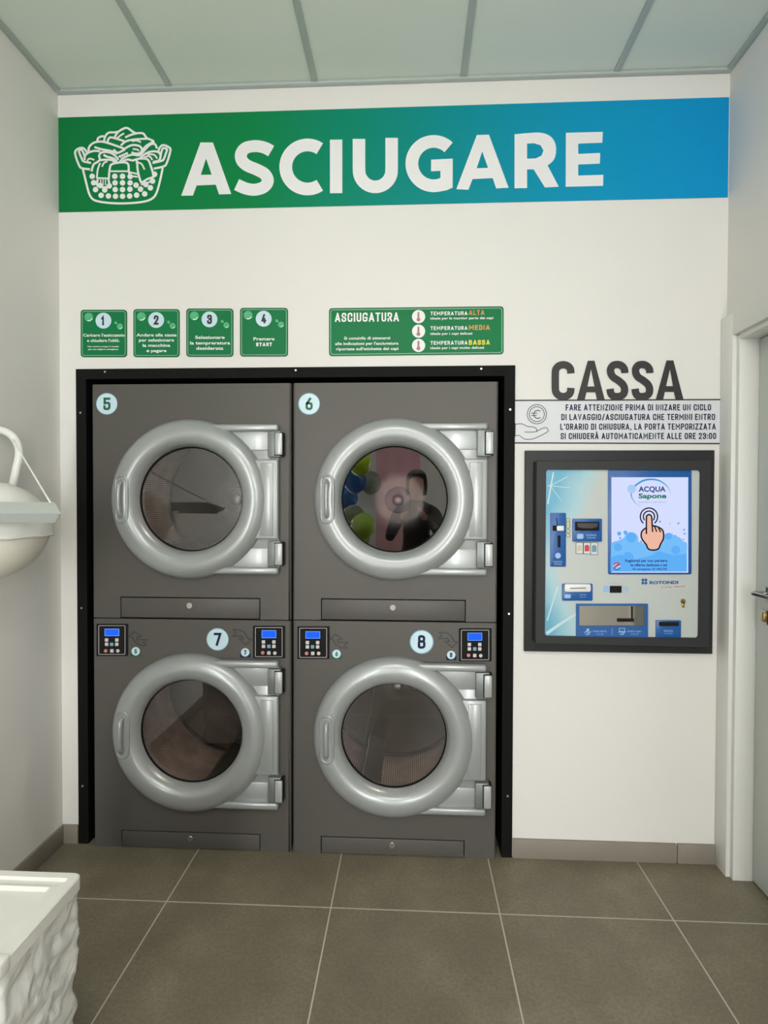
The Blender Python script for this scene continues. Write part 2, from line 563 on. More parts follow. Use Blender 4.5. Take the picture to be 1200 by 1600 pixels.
    def text(self, s, x0, y0, x1, y1, h, y, bold=0.0, slant=0.0):
        """one line of lettering: baseline from (x0, y0) to (x1, y1), capitals h tall"""
        vs, fs = text_mesh(s, bold)
        mn = min(v[0] for v in vs); mxx = max(v[0] for v in vs)
        hv, _ = text_mesh('H', bold); cap = max(v[1] for v in hv)
        low = min(v[1] for v in hv)
        V = []
        for vx, vy in vs:
            u = (vx - mn) / (mxx - mn); v = (vy - low) / (cap - low)
            V.append(self.bm.verts.new(wp(x0 + (x1 - x0) * u + slant * v * h, y0 + (y1 - y0) * u - v * h, y)))
        for f in fs:
            try:
                nf = self.bm.faces.new([V[i] for i in f])
            except ValueError:
                continue
            nf.normal_update()
            if nf.normal.y > 0:
                nf.normal_flip()
        return self

    def din(self, s, x0, y0, x1, y1, h, y, wt=.17, gap=.13):
        """narrow technical capitals drawn as strokes; baseline from (x0, y0) to (x1, y1)"""
        adv = []
        x = 0
        for ch in s:
            w = GLYPH_W.get(ch, .50)
            adv.append((x, w)); x += w + gap
        total = x - gap
        for ch, (gx, w) in zip(s, adv):
            for st in GLYPHS.get(ch, []):
                pts = []
                for p in st[1]:
                    pts.append((gx + wt / 2 + p[0] * (w - wt), wt / 2 + p[1] * (1 - wt)))
                if st[0]:
                    pts = round_corners(pts, st[0] * (w - wt), st[2] if len(st) > 2 else ())
                closed = False
                if len(pts) > 3 and math.dist(pts[0], pts[-1]) < 1e-6:
                    pts = pts[:-1]; closed = True
                else:
                    for i, j in ((0, 1), (-1, -2)):
                        d = math.dist(pts[i], pts[j]) or 1
                        e = wt / 2
                        pts[i] = (pts[i][0] + (pts[i][0] - pts[j][0]) / d * e, pts[i][1] + (pts[i][1] - pts[j][1]) / d * e)
                sx = math.hypot(x1 - x0, y1 - y0) / total
                P = [(x0 + (x1 - x0) * px_ / total, y0 + (y1 - y0) * px_ / total - py_ * h) for px_, py_ in pts]
                self.stroke(P, wt * (h + sx) / 2, y, closed=closed)
        return self

    def build(self, name, material, parent=None, flatprint=False, smooth=True, angle=38):
        if not flatprint:
            bmesh.ops.recalc_face_normals(self.bm, faces=self.bm.faces)
        o0 = ORIGIN.get(parent.name, Vector((0, 0, 0))) if parent else None
        me = bpy.data.meshes.new(name)
        if parent:
            bmesh.ops.translate(self.bm, verts=self.bm.verts, vec=-o0)
        self.bm.to_mesh(me); self.bm.free()
        me.materials.append(material)
        if smooth and not flatprint:
            me.shade_smooth(); me.set_sharp_from_angle(angle=math.radians(angle))
        o = bpy.data.objects.new(name, me)
        COL.objects.link(o)
        if parent:
            o.parent = parent; ORIGIN[o.name] = o0
        return o


def thing(name, loc, label, cat, group=None):
    o = bpy.data.objects.new(name, None)
    o.empty_display_size = 0.05
    o.location = loc; COL.objects.link(o)
    ORIGIN[o.name] = Vector(loc)
    o['label'] = label; o['category'] = cat
    if group:
        o['group'] = group
    return o


def tag(o, label, cat, group=None):
    o['label'] = label; o['category'] = cat
    if group:
        o['group'] = group
    return o


def struct(o):
    o['kind'] = 'structure'
    return o


def boxes(name, material, lst, parent=None, bev=0.0):
    b = MB()
    for a in lst:
        b.box(*a, bev=bev)
    return b.build(name, material, parent)


# ------------------------------------------------------------------ room shell
T = 0.1
OX0, OX1, OZ = -1.366, 0.378, 1.968          # opening for the dryers
struct(boxes('floor', M['floor'], [(XL - .3, XR + .4, YF - .1, 1.3, -0.1, 0.0)]))
struct(boxes('ceiling', M['ceiling'], [(XL - .1, XR + .1, YF - .1, 0.1, H, H + .1)]))
struct(boxes('wall_left', M['wall'], [(XL - T, XL, YF, T, 0, H)]))
struct(boxes('wall_back', M['wall'], [(XL, OX0, 0, T, 0, H), (OX1, XR, 0, T, 0, H), (OX0, OX1, 0, T, OZ, H)]))
DY0, DY1, DZ = -0.105, -0.935, 2.075           # door opening in the right wall
struct(boxes('wall_right', M['wall'], [(XR, XR + T, DY0 + .021, T, 0, H), (XR, XR + T, DY1 - .021, DY0 + .021, DZ + .021, H), (XR, XR + T, YF, DY1 - .021, 0, H)]))
# unseen black box behind the dryers, added to keep sky light out
struct(boxes('wall_light_block', M['void'], [(OX0 - .02, OX1 + .02, 1.05, 1.1, 0, OZ + .05), (OX0 - .02, OX0, T, 1.05, 0, OZ + .05),
                                             (OX1, OX1 + .02, T, 1.05, 0, OZ + .05), (OX0, OX1, T, 1.05, OZ, OZ + .05)]))
# shop front behind the camera
struct(boxes('wall_front', M['wall'], [(XL, -1.4, YF - T, YF, 0, H), (-0.95, 0.6, YF - T, YF, 0, H), (1.15, XR, YF - T, YF, 0, H),
                                       (-1.4, -0.95, YF - T, YF, 2.9, H), (0.6, 1.15, YF - T, YF, 2.9, H),
                                       (-1.4, -0.95, YF - T, YF, 0, 0.1), (0.6, 1.15, YF - T, YF, 0, 0.1)]))
for i, (a, b) in enumerate(((-1.4, -0.95), (0.6, 1.15))):
    w = struct(boxes('window_%d' % (i + 1), M['white'], [(a, a + .04, YF - .08, YF - .02, .1, 2.9), (b - .04, b, YF - .08, YF - .02, .1, 2.9),
                                                          (a + .04, b - .04, YF - .08, YF - .02, 2.86, 2.9), (a + .04, b - .04, YF - .08, YF - .02, .1, .15), (a + .04, b - .04, YF - .08, YF - .02, 2.1, 2.13)]))
    ORIGIN[w.name] = Vector((0, 0, 0))
    boxes('window_pane', M['pane'], [(a + .04, b - .04, YF - .055, YF - .05, .15, 2.86)], w)
# skirting tiles
bb = MB()
bb.box(XL, -1.407, -0.011, 0, 0, .0785, bev=.0015); bb.box(0.4205, wp(1057, 1330, -.01).x, -0.011, 0, 0, .0785, bev=.0015); bb.box(wp(1059, 1330, -.01).x, XR - .0245, -0.011, 0, 0, .0785, bev=.0015)
struct(bb.build('baseboard_back', M['base']))
struct(boxes('baseboard_left', M['base'], [(XL, XL + .011, YF, -0.011, 0, .0785)], bev=.0015))
struct(boxes('baseboard_right', M['base'], [(XR - .011, XR, YF, -1.045, 0, .0785)], bev=.0015))
# ceiling grid
for i, x in enumerate((-0.997, -0.397, 0.203, 0.803)):
    struct(boxes('trim_%d' % (i + 1), M['tbar'], [(x - .012, x + .012, YF, -0.02, H - .006, H)], bev=.001))
for i, y in enumerate((-0.52, -1.12, -1.72, -2.32, -2.92, -3.52, -4.12, -4.72)):
    struct(boxes('trim_%d' % (i + 5), M['tbar'], [(XL + .02, XR - .02, y - .012, y + .012, H - .005, H)], bev=.001))
struct(boxes('trim_13', M['tbar'], [(XL, XR, -0.022, 0, H - .012, H - .001), (XL, XL + .022, YF, -.022, H - .012, H - .001), (XR - .022, XR, YF, -.022, H - .012, H - .001)], bev=.001))

# LED ceiling panels (the lamps of the room, behind the camera and above it)
led_labels = ('square ceiling lamp near the shop front, over the balloons', 'square ceiling lamp near the shop front, on the door side', 'square ceiling lamp nearest the dryers')
M['led'] = glow('led_diffuser', (255, 255, 255), 3.0)
for (x, y), lb in zip(LED_SPOTS, led_labels):
    t = thing('ceiling_lamp', (x, y, H), lb, 'ceiling lamp', 'square ceiling lamps')
    boxes('lamp_frame', M['white'], [(x - .3, x + .3, y - .3, y - .28, H - .03, H - .007), (x - .3, x + .3, y + .28, y + .3, H - .03, H - .007),
                                     (x - .3, x - .28, y - .28, y + .28, H - .03, H - .007), (x + .28, x + .3, y - .28, y + .28, H - .03, H - .007)], t)
    boxes('diffuser', M['led'], [(x - .28, x + .28, y - .28, y + .28, H - .02, H - .012)], t)
    l = area_light('lamp_light', (0, 0, -.032), (0, 0, 0), .54, .54, LED_POWER, (1, 0.97, 0.92))
    l.parent = t

# ------------------------------------------------------------------ door in the right wall
cas = MB()
px, pi = XR - 0.024, XR - 0.008
WO = .085                                    # width of the outer, prouder band
e0, e1 = DY0 + .02, DY1 - .02                # where band and inner strip meet
cas.box(px, XR, e0, -.0005, 0, DZ + .02 + WO, bev=.003)
cas.box(px, XR, e1 - WO, e1, 0, DZ + .02 + WO, bev=.003)
cas.box(px, XR, e1, e0, DZ + .02, DZ + .0195 + WO, bev=.003)
cas.box(pi, XR + T, DY0, e0 + .001, 0, DZ + .019, bev=.002); cas.box(pi, XR + T, e1 - .001, DY1, 0, DZ + .019, bev=.002)
cas.box(pi, XR + T, DY1, DY0, DZ, DZ + .0205, bev=.002)
struct(cas.build('trim_14', M['white']))
leafx = XR + 0.064
door = boxes('door_1', M['door'], [(leafx, leafx + .04, DY1 + .003, DY0 - .003, .006, DZ - .003)], bev=.002)
struct(door); ORIGIN[door.name] = Vector((0, 0, 0))
struct(boxes('wall_beyond_door', M['wall'], [(XR + T, XR + T + .02, DY1 - .1, DY0 + .1, 0, DZ + .1)]))
hb = wp(1190, 932, -.33)
hy, hz = -0.172, 1.119
h = MB()
h.vlathe(0, 0, [(0.0001, 0), (.024, 0), (.026, .002), (.026, .007), (.022, .009), (.0001, .009)], 28)
for v in h.bm.verts:
    x, y, z = v.co; v.co = (leafx - z, hy + x, hz + y)
h.tube(spline([(leafx - .004, hy, hz), (leafx - .03, hy, hz), (leafx - .048, hy, hz), (leafx - .054, hy - .012, hz), (leafx - .055, hy - .05, hz), (leafx - .055, hy - .125, hz)], 5), .0085, 12)
h.build('door_handle', M['chrome'], door)
h = MB()
h.box(leafx - .008, leafx, hy - .026, hy + .026, hz - .115, hz - .06, bev=.004)
lk = h.build('lock_plate', M['chrome'], door)
boxes('lock_cylinder', M['brass'], [(leafx - .016, leafx - .007, hy - .009, hy + .009, hz - .105, hz - .07)], door, bev=.004)

# ------------------------------------------------------------------ wall banner
YB = -0.0012
t = thing('wall_banner', (-.115, 0, 2.66), 'long green to blue banner reading ASCIUGARE along top of back wall', 'banner')
b = MB(); b.flat([[(91, 185), (1137, 151), (1137, 308), (91, 333)]], YB)
b = MB()
b.face([(XL + .001, YB, 2.6608), (XR - .003, YB, 2.6608), (XR - .003, YB, 3.0531), (XL + .001, YB, 3.0531)])
b.build('banner_sheet', M['banner'], t, flatprint=True)
k = 350 / 1200


def z2(pts): return [(270 + x * k, 190 + y * k) for x, y in pts]
def z3(pts): return [(610 + x * k, 190 + y * k) for x, y in pts]
def arc(cx, cy, r, a0, a1, n=30, ry=None): return [(cx + r * math.cos(math.radians(a0 + (a1 - a0) * i / n)), cy + (ry or r) * math.sin(math.radians(a0 + (a1 - a0) * i / n))) for i in range(n + 1)]


YL = YB - .0008
b = MB()
b.flat([z2([(45, 397), (148, 112), (215, 112), (313, 388), (248, 390), (230, 338), (128, 342), (108, 396)]), z2([(178, 198), (150, 285), (208, 284)])], YL)
b.stroke(z2([(527, 158), (490, 139), (440, 131), (390, 142), (366, 172), (370, 208), (400, 236), (450, 257), (493, 282), (509, 318), (488, 350), (440, 365), (390, 358), (342, 337)]), 64 * k, YL, smooth=5)
b.stroke(z2(arc(722, 243, 117, -56, -304, 40, 118)), 68 * k, YL)
b.flat([z2([(842, 97), (908, 96), (908, 383), (842, 384)])], YL)
b.stroke([(560.9, 217)] + [(560.9, 262)] + arc(586.4, 266, 25.5, 180, 0, 20, 26)[1:-1] + [(611.9, 262), (611.9, 215.4)], 19.6, YL)
b.stroke(z3(arc(232, 225, 117, -47, -300, 44, 119)), 68 * k, YL)
b.flat([z3([(218, 204), (334, 198), (333, 354), (300, 368), (258, 376), (258, 312), (268, 308), (268, 264), (218, 266)])], YL)
b.flat([z3([(353, 362), (463, 72), (528, 70), (633, 354), (567, 358), (548, 303), (440, 308), (418, 365)]), z3([(492, 160), (462, 250), (523, 248)])], YL)
b.flat([z3([(665, 68), (740, 61)] + spline([(770, 59), (800, 59), (836, 67), (864, 85), (882, 114), (888, 150), (882, 190), (866, 216), (842, 234)], 3) + [(902, 349), (828, 353), (768, 256), (732, 256), (732, 356), (665, 357)]),
        z3([(732, 118), (770, 116), (805, 127), (820, 155), (810, 182), (780, 197), (732, 199)])], YL)
b.flat([z3([(940, 60), (1138, 55), (1135, 113), (1006, 118), (1006, 173), (1124, 168), (1122, 225), (1006, 230), (1006, 289), (1141, 285), (1139, 344), (939, 349)])], YL)
b.build('banner_lettering', M['print_white'], t, flatprint=True)


def zb(pts): return [(110 + x * .15, 190 + y * .15) for x, y in pts]


b = MB()
W = 3.3
lines = [
    [(130, 495), (165, 640), (195, 750), (235, 810), (310, 835), (420, 848), (545, 852), (680, 845), (790, 828), (860, 795), (900, 735), (935, 610), (962, 480)],
    [(205, 497), (120, 485), (90, 455), (50, 340), (62, 295), (120, 272), (160, 300), (175, 335)],
    [(215, 430), (140, 415), (118, 385), (85, 305)],
    [(85, 305), (115, 292), (140, 335), (150, 375)],
    [(868, 490), (960, 470), (1000, 440), (1040, 310), (1030, 270), (965, 245), (925, 280), (918, 320)],
    [(855, 432), (950, 408), (975, 385), (1010, 285)],
    [(1010, 285), (965, 278), (945, 330), (935, 390)],
    [(190, 310), (195, 265), (240, 222), (320, 208), (420, 232), (560, 282)],
    [(280, 205), (290, 170), (335, 152), (360, 165)],
    [(350, 205), (365, 150), (400, 115), (460, 112), (495, 105)],
    [(460, 165), (495, 110), (560, 70), (600, 70), (650, 105), (690, 125)],
    [(570, 165), (640, 135), (710, 120), (760, 125), (795, 170), (860, 200), (865, 225)],
    [(480, 180), (520, 145), (560, 122)],
    [(385, 215), (400, 175), (430, 165), (520, 190), (580, 212)],
    [(525, 250), (580, 205), (680, 185), (800, 178)],
    [(640, 205), (690, 198), (735, 215)],
    [(250, 265), (330, 290), (420, 305), (490, 335)],
    [(450, 290), (490, 325), (540, 305), (570, 290)],
    [(150, 400), (150, 360), (185, 325), (250, 305), (310, 310)],
    [(175, 410), (200, 385), (250, 400)],
    [(310, 400), (300, 350), (330, 320), (400, 320), (460, 350), (500, 400)],
    [(345, 345), (380, 365), (450, 385), (490, 430)],
    [(560, 285), (640, 245), (720, 255), (745, 295), (720, 330), (660, 330), (640, 315)],
    [(650, 285), (690, 290), (715, 305)],
    [(500, 370), (600, 325)],
    [(510, 425), (560, 375), (640, 345), (720, 350), (770, 300), (830, 240), (880, 235), (902, 280)],
    [(745, 300), (790, 250), (860, 210)],
    [(720, 385), (790, 330), (860, 310), (920, 320), (940, 360), (920, 405), (860, 420)],
    [(800, 340), (870, 345), (905, 385)],
    [(760, 375), (820, 360), (855, 400)],
    [(220, 520), (240, 450), (275, 425), (320, 400), (430, 400), (460, 430)],
    [(275, 590), (285, 500), (310, 430)],
    [(330, 470), (350, 430), (385, 415)],
    [(400, 600), (410, 490), (440, 440), (590, 430), (610, 530), (640, 580)],
    [(420, 517), (600, 517)],
    [(275, 588), (400, 592)],
    [(285, 600), (285, 670), (400, 680), (395, 600)],
    [(540, 420), (590, 395), (650, 405), (690, 400), (700, 500), (720, 590), (740, 640)],
    [(690, 390), (760, 385), (810, 400), (840, 470), (870, 570)],
    [(680, 420), (740, 440), (772, 500)],
    [(740, 640), (800, 600), (875, 570), (880, 530)],
    [(605, 525), (700, 545)],
    [(610, 565), (700, 575)],
    [(735, 655), (800, 640), (870, 600)],
]
for l in lines:
    b.stroke(zb(l), W if len(l) > 3 else 2.6, YL, smooth=4)
for x in (315, 340, 365):
    b.stroke(zb([(x, 600), (x, 665)]), 1.6, YL)
for x, y in ((510, 350), (530, 342), (550, 332), (575, 322)):
    b.stroke(zb([(x, y), (x + 22, y + 32)]), 1.5, YL)
dots = [(227, 570), (462, 570), (543, 570), (243, 637), (465, 638), (543, 638), (622, 638), (262, 708), (358, 712), (467, 708), (543, 708), (620, 704), (684, 662), (730, 704), (833, 690),
        (320, 768), (396, 775), (470, 778), (543, 778), (617, 775), (690, 766), (774, 753), (622, 572), (785, 655), (855, 620), (310, 665), (405, 670), (877, 548)]
for x, y in dots:
    b.flat([zb(circ(x, y, 29, 14))], YL - .0003)
b.build('basket_emblem', M['print_white'], t, flatprint=True)

# ------------------------------------------------------------------ four instruction signs
YS = -0.003


def bubble(parent, x, y, r):
    b = MB(); b.flat([circ(x, y, r, 20)], YS - .0006); o = b.build('bubble_print', M['bubble'], parent, flatprint=True)
    b = MB(); b.stroke(arc(x, y, r * .8, 20, 110, 8), r * .22, YS - .001)
    b.build('bubble_highlight', M['bubble_hi'], o, flatprint=True)


specs = [
    ((126, 484, 198.3, 558), '1', [('Caricare l\'essiccatoio', 130, 195, 526, 4.6), ('e chiudere l\'oblò.', 136, 187, 534.3, 4.6), ('Non caricare troppo il cestello', 137, 186, 542.5, 2.2), ('per una migliore asciugatura', 138, 185, 546.8, 2.2)],
     'small green square sign numbered 1, leftmost above the dryers'),
    ((208.3, 483, 280.6, 558), '2', [('Andare alla cassa', 213, 276, 525.8, 4.8), ('per selezionare', 217, 272, 533.8, 4.8), ('la macchina', 223, 266, 542, 4.8), ('e pagare', 229, 260, 550.2, 4.8)],
     'small green square sign numbered 2, about paying at the till'),
    ((291, 482, 364.6, 557.5), '3', [('Selezionare', 305, 351, 529.6, 5), ('la tempreratura', 297, 359.5, 538.3, 5), ('desiderata', 306.5, 349, 546.6, 5)],
     'small green square sign numbered 3, about choosing the temperature'),
    ((375, 481, 450, 557), '4', [('Premere', 396, 429, 532, 5), ('START', 400, 425, 541, 5.6)],
     'small green square sign numbered 4 with the words Premere START'),
]
for (x0, y0, x1, y1), num, txt, lab in specs:
    c = wp((x0 + x1) / 2, (y0 + y1) / 2, 0)
    t = thing('instruction_sign', (c.x, 0, wp(x0, y1, 0).z), lab, 'sign', 'numbered instruction signs')
    b = MB(); b.slab(rrect(x0, y0, x1, y1, 5), 0, YS + .0006); b.build('sign_plate', M['sign_edge'], t, smooth=False)
    b = MB(); b.flat([rrect(x0 + 1.1, y0 + 1.1, x1 - 1.1, y1 - 1.1, 4.4)], YS); b.build('green_face', M['sign_green'], t, flatprint=True)
    b = MB(); b.stroke(rrect(x0 + 2.6, y0 + 2.6, x1 - 2.6, y1 - 2.6, 3.6), .7, YS - .0006, closed=True); b.build('border_line', M['sign_line'], t, flatprint=True)
    cx = (x0 + x1) / 2 - .5
    bubble(t, x0 + 12.6, y0 + 11.6, 6.9); bubble(t, x1 - 11, y0 + 26, 4.6); bubble(t, x1 - 17.5, y0 + 20, 2.3)
    b = MB(); b.flat([circ(cx, y0 + 17, 12.4)], YS - .0006); nd = b.build('number_disc', M['badge'], t, flatprint=True)
    b = MB(); b.din(num, cx - 3.8, y0 + 24.3, cx + (2.0 if num == '1' else 3.9), y0 + 24.2, 14.5, YS - .0012, .2); b.build('number', M['ink_black'], nd, flatprint=True)
    b = MB()
    for s, xa, xb, yy, hh in txt:
        if s.isupper():
            b.din(s, xa, yy, xb, yy - .1, hh, YS - .0006, .22)
        else:
            b.text(s, xa, yy, xb, yy - .1, hh, YS - .0006, .022)
    b.build('sign_lettering', M['print_white'], t, flatprint=True)

# temperature sign
x0, y0, x1, y1 = 514, 480, 787, 555
t = thing('temperature_sign', (wp(650, 520, 0).x, 0, wp(650, 555, 0).z), 'wide green ASCIUGATURA sign listing three temperatures, above the dryers', 'sign')


def skew(pts): return [(x, y + (650 - x) * .011) for x, y in pts]


b = MB(); b.slab(skew(rrect(x0, y0, x1, y1, 5)), 0, YS + .0006); b.build('sign_plate', M['sign_edge'], t, smooth=False)
b = MB(); b.flat([skew(rrect(x0 + 1.1, y0 + 1.1, x1 - 1.1, y1 - 1.1, 4.4))], YS); b.build('green_face', M['sign_green'], t, flatprint=True)
b = MB(); b.stroke(skew(rrect(x0 + 2.8, y0 + 2.8, x1 - 2.8, y1 - 2.8, 3.6)), .8, YS - .0006, closed=True); b.build('border_line', M['sign_line'], t, flatprint=True)


def zt(x, y): return (500 + x * .25, 470 + y * .25)


ENDS = {'ASCIUGATURA': 'sign_title', "riportate sull'etichetta dei capi": 'advice_lettering', 'ideale per la maggior parte dei capi': 'temperature_lettering', 'ideale per i capi delicati': 'temperature_lettering', 'ideale per i capi molto delicati': 'temperature_lettering'}
b = MB()
for s, xa, xb, yb, hh, bo in [('ASCIUGATURA', 93, 493, 132, 56, .012), ('Si consiglia di attenersi', 150, 438, 243, 18, .02), ("alle indicazioni per l'asciugatura", 95, 490, 277, 18, .02), ("riportate sull'etichetta dei capi", 102, 490, 310, 18, .02),
                              ('TEMPERATURA', 690, 922, 91, 23, .025), ('ideale per la maggior parte dei capi', 690, 1083, 117, 15, .02), ('TEMPERATURA', 690, 922, 183, 23, .025), ('ideale per i capi delicati', 690, 952, 213, 15, .02),
                              ('TEMPERATURA', 690, 922, 275, 23, .025), ('ideale per i capi molto delicati', 690, 1025, 302, 15, .02)]:
    (ax, ay), (bx, by) = zt(xa, yb), zt(xb, yb - (xb - xa) * .008)
    if s.isupper():
        b.din(s, ax, ay, bx, by, hh * .25, YS - .0006, .165)
    else:
        b.text(s, ax, ay, bx, by, hh * .25, YS - .0006, bo)
    if s in ENDS:
        b.build(ENDS[s], M['print_white'], t, flatprint=True); b = MB()
b.bm.free()
for s, xa, xb, yb, mm in (('ALTA', 930, 1028, 89, 'ink_orange'), ('MEDIA', 930, 1062, 182, 'ink_amber'), ('BASSA', 930, 1062, 275, 'ink_yellow')):
    b = MB(); (ax, ay), (bx, by) = zt(xa, yb), zt(xb, yb - 1)
    b.din(s, ax, ay, bx, by, 7.4, YS - .0006, .18); o = b.build('temperature_word', M[mm], t, flatprint=True)
for y in (99, 190, 279):
    b = MB(); cx, cy = zt(616, y); b.flat([circ(cx, cy, 10.3)], YS - .0006); d = b.build('thermometer_disc', M['print_white'], t, flatprint=True)
    b = MB(); b.stroke([(cx - .2, cy - 7), (cx - .2, cy + 3)], 3, YS - .0012); b.flat([circ(cx - .2, cy + 4.6, 3, 14)], YS - .0014); b.build('thermometer', M['ink_blush'], d, flatprint=True)

# ------------------------------------------------------------------ CASSA lettering and notice strip
kc = 340 / 1200


def zc(pts): return [(800 + x * kc, 550 + y * kc) for x, y in pts]


YC = -0.0015
t = thing('notice_strip', (.83, 0, 1.69), 'pale strip with dark lines warning about closing time, above the pay station', 'sign')
b = MB(); b.flat([[(804, 627), (1132, 625.5), (1132, 692.5), (804, 693)]], YC); b.build('strip_sheet', M['strip'], t, flatprint=True)
b = MB(); b.stroke(zc([(0, 267), (1170, 262)]), 2.0, YC - .0008); b.stroke(zc([(0, 501), (1170, 505)]), 2.0, YC - .0008); b.build('border_line', M['ink_black'], t, flatprint=True)
b = MB()
for s, xa, xb, yb in (('FARE ATTENZIONE PRIMA DI INIZARE UN CICLO', 296, 1098, 323), ('DI LAVAGGIO/ASCIUGATURA CHE TERMINI ENTRO', 272, 1120, 376), ('L\'ORARIO DI CHIUSURA, LA PORTA TEMPORIZZATA', 266, 1124, 429), ('SI CHIUDERÀ AUTOMATICAMENTE ALLE ORE 23:00', 268, 1126, 481)):
    (ax, ay), (bx, by) = zc([(xa, yb), (xb, yb - 1)])
    b.din(s, ax, ay, bx, by, 34 * kc, YC - .0008, .165)
b.build('notice_lettering', M['ink_navy'], t, flatprint=True)
b = MB()
b.stroke(zc(circ(137, 343, 53, 40)), 1.0, YC - .0008, closed=True); b.stroke(zc(circ(137, 343, 41, 40)), 1.0, YC - .0008, closed=True)
b.stroke(zc(arc(142, 344, 22, -50, -310, 18)), 1.3, YC - .0008)
b.stroke(zc([(106, 338), (140, 338)]), 1.1, YC - .0008); b.stroke(zc([(106, 350), (136, 350)]), 1.1, YC - .0008)
b.stroke(zc([(20, 398), (55, 396), (85, 410), (120, 414), (135, 425), (130, 440), (70, 441)]), 1.0, YC - .0008, smooth=4)
b.stroke(zc([(132, 440), (160, 424), (185, 417), (197, 425), (195, 440), (150, 465), (110, 480), (70, 480), (40, 460), (18, 462)]), 1.0, YC - .0008, smooth=4)
b.stroke(zc([(12, 388), (18, 395), (18, 462), (12, 470)]), 1.0, YC - .0008)
b.build('hand_and_coin_emblem', M['ink_black'], t, flatprint=True)
b = MB()


def cs(dx): return zc([(622 + dx, 116), (620 + dx, 96), (610 + dx, 80), (595 + dx, 71), (578 + dx, 69), (558 + dx, 74), (545 + dx, 92), (545 + dx, 115), (558 + dx, 138), (588 + dx, 158), (612 + dx, 180), (621 + dx, 205), (617 + dx, 228), (602 + dx, 242), (580 + dx, 246), (558 + dx, 242), (545 + dx, 226), (541 + dx, 203)])


b.stroke(zc([(325, 118), (322, 94), (308, 77), (283, 70), (258, 77), (243, 94), (239, 118), (239, 200), (243, 222), (258, 239), (283, 246), (308, 239), (322, 222), (325, 198)]), 41 * kc, YC - .0012, smooth=5)
b.flat([zc([(358, 264), (418, 48), (455, 48), (512, 264), (469, 264), (460, 222), (411, 222), (401, 264)]), zc([(436, 95), (416, 190), (455, 190)])], YC - .0012)
b.stroke(cs(0), 41 * kc, YC - .0012, smooth=5); b.stroke(cs(138), 41 * kc, YC - .0012, smooth=5)
b.flat([zc([(793, 263), (852, 46), (890, 46), (946, 262), (903, 262), (893, 220), (843, 220), (834, 263)]), zc([(871, 95), (850, 188), (888, 188)])], YC - .0012)
tag(b.build('wall_lettering', M['ink_black'], flatprint=True), 'large black CASSA lettering on the wall above the notice strip', 'lettering')

# ------------------------------------------------------------------ black surround frame
t = thing('surround_frame', (-.49, 0, 0), 'black metal frame fixed round the four dryers, on back wall', 'frame')
for nm, a in (('side_bar', [(-1.405, -1.362, -.007, 0, 0, 2.006), (-1.3655, -1.362, 0, .3, 0, 1.9665)]), ('side_bar', [(.374, .417, -.007, 0, 0, 2.006), (.374, .3775, 0, .3, 0, 1.9665)]),
              ('top_bar', [(-1.362, .374, -.007, 0, 1.964, 2.006), (-1.362, .374, 0, .3, 1.964, 1.9675)])):
    boxes(nm, M['black'], a, t)
for sx, sy in ((164, 576), (462, 575), (752, 573), (121, 645), (123.5, 950), (126.5, 1228), (801, 640), (800.5, 959), (797.5, 1244)):
    p = wp(sx, sy, -.008)
    x = -1.3855 if sx < 130 else (.3975 if sx > 790 else p.x)
    z = 1.993 if sy < 600 else p.z
    b = MB(); b.disc(x, -.007, z, .0045, .0025, 14); b.build('screw', M['steel'], t)

# ------------------------------------------------------------------ dryers
YP = -0.02                              # front plane of the cabinets
ring_prof = [(.328, .0), (.3285, .012), (.324, .026), (.312, .040), (.294, .050), (.272, .054), (.252, .052), (.236, .044), (.225, .031), (.219, .014), (.2165, .0), (.215, -.022)]


def ring_h(r):
    for (r0, h0), (r1, h1) in zip(ring_prof, ring_prof[1:]):
        if r1 <= r <= r0:
            return h0 + (h1 - h0) * (r - r0) / (r1 - r0 if r1 != r0 else 1)
    return 0


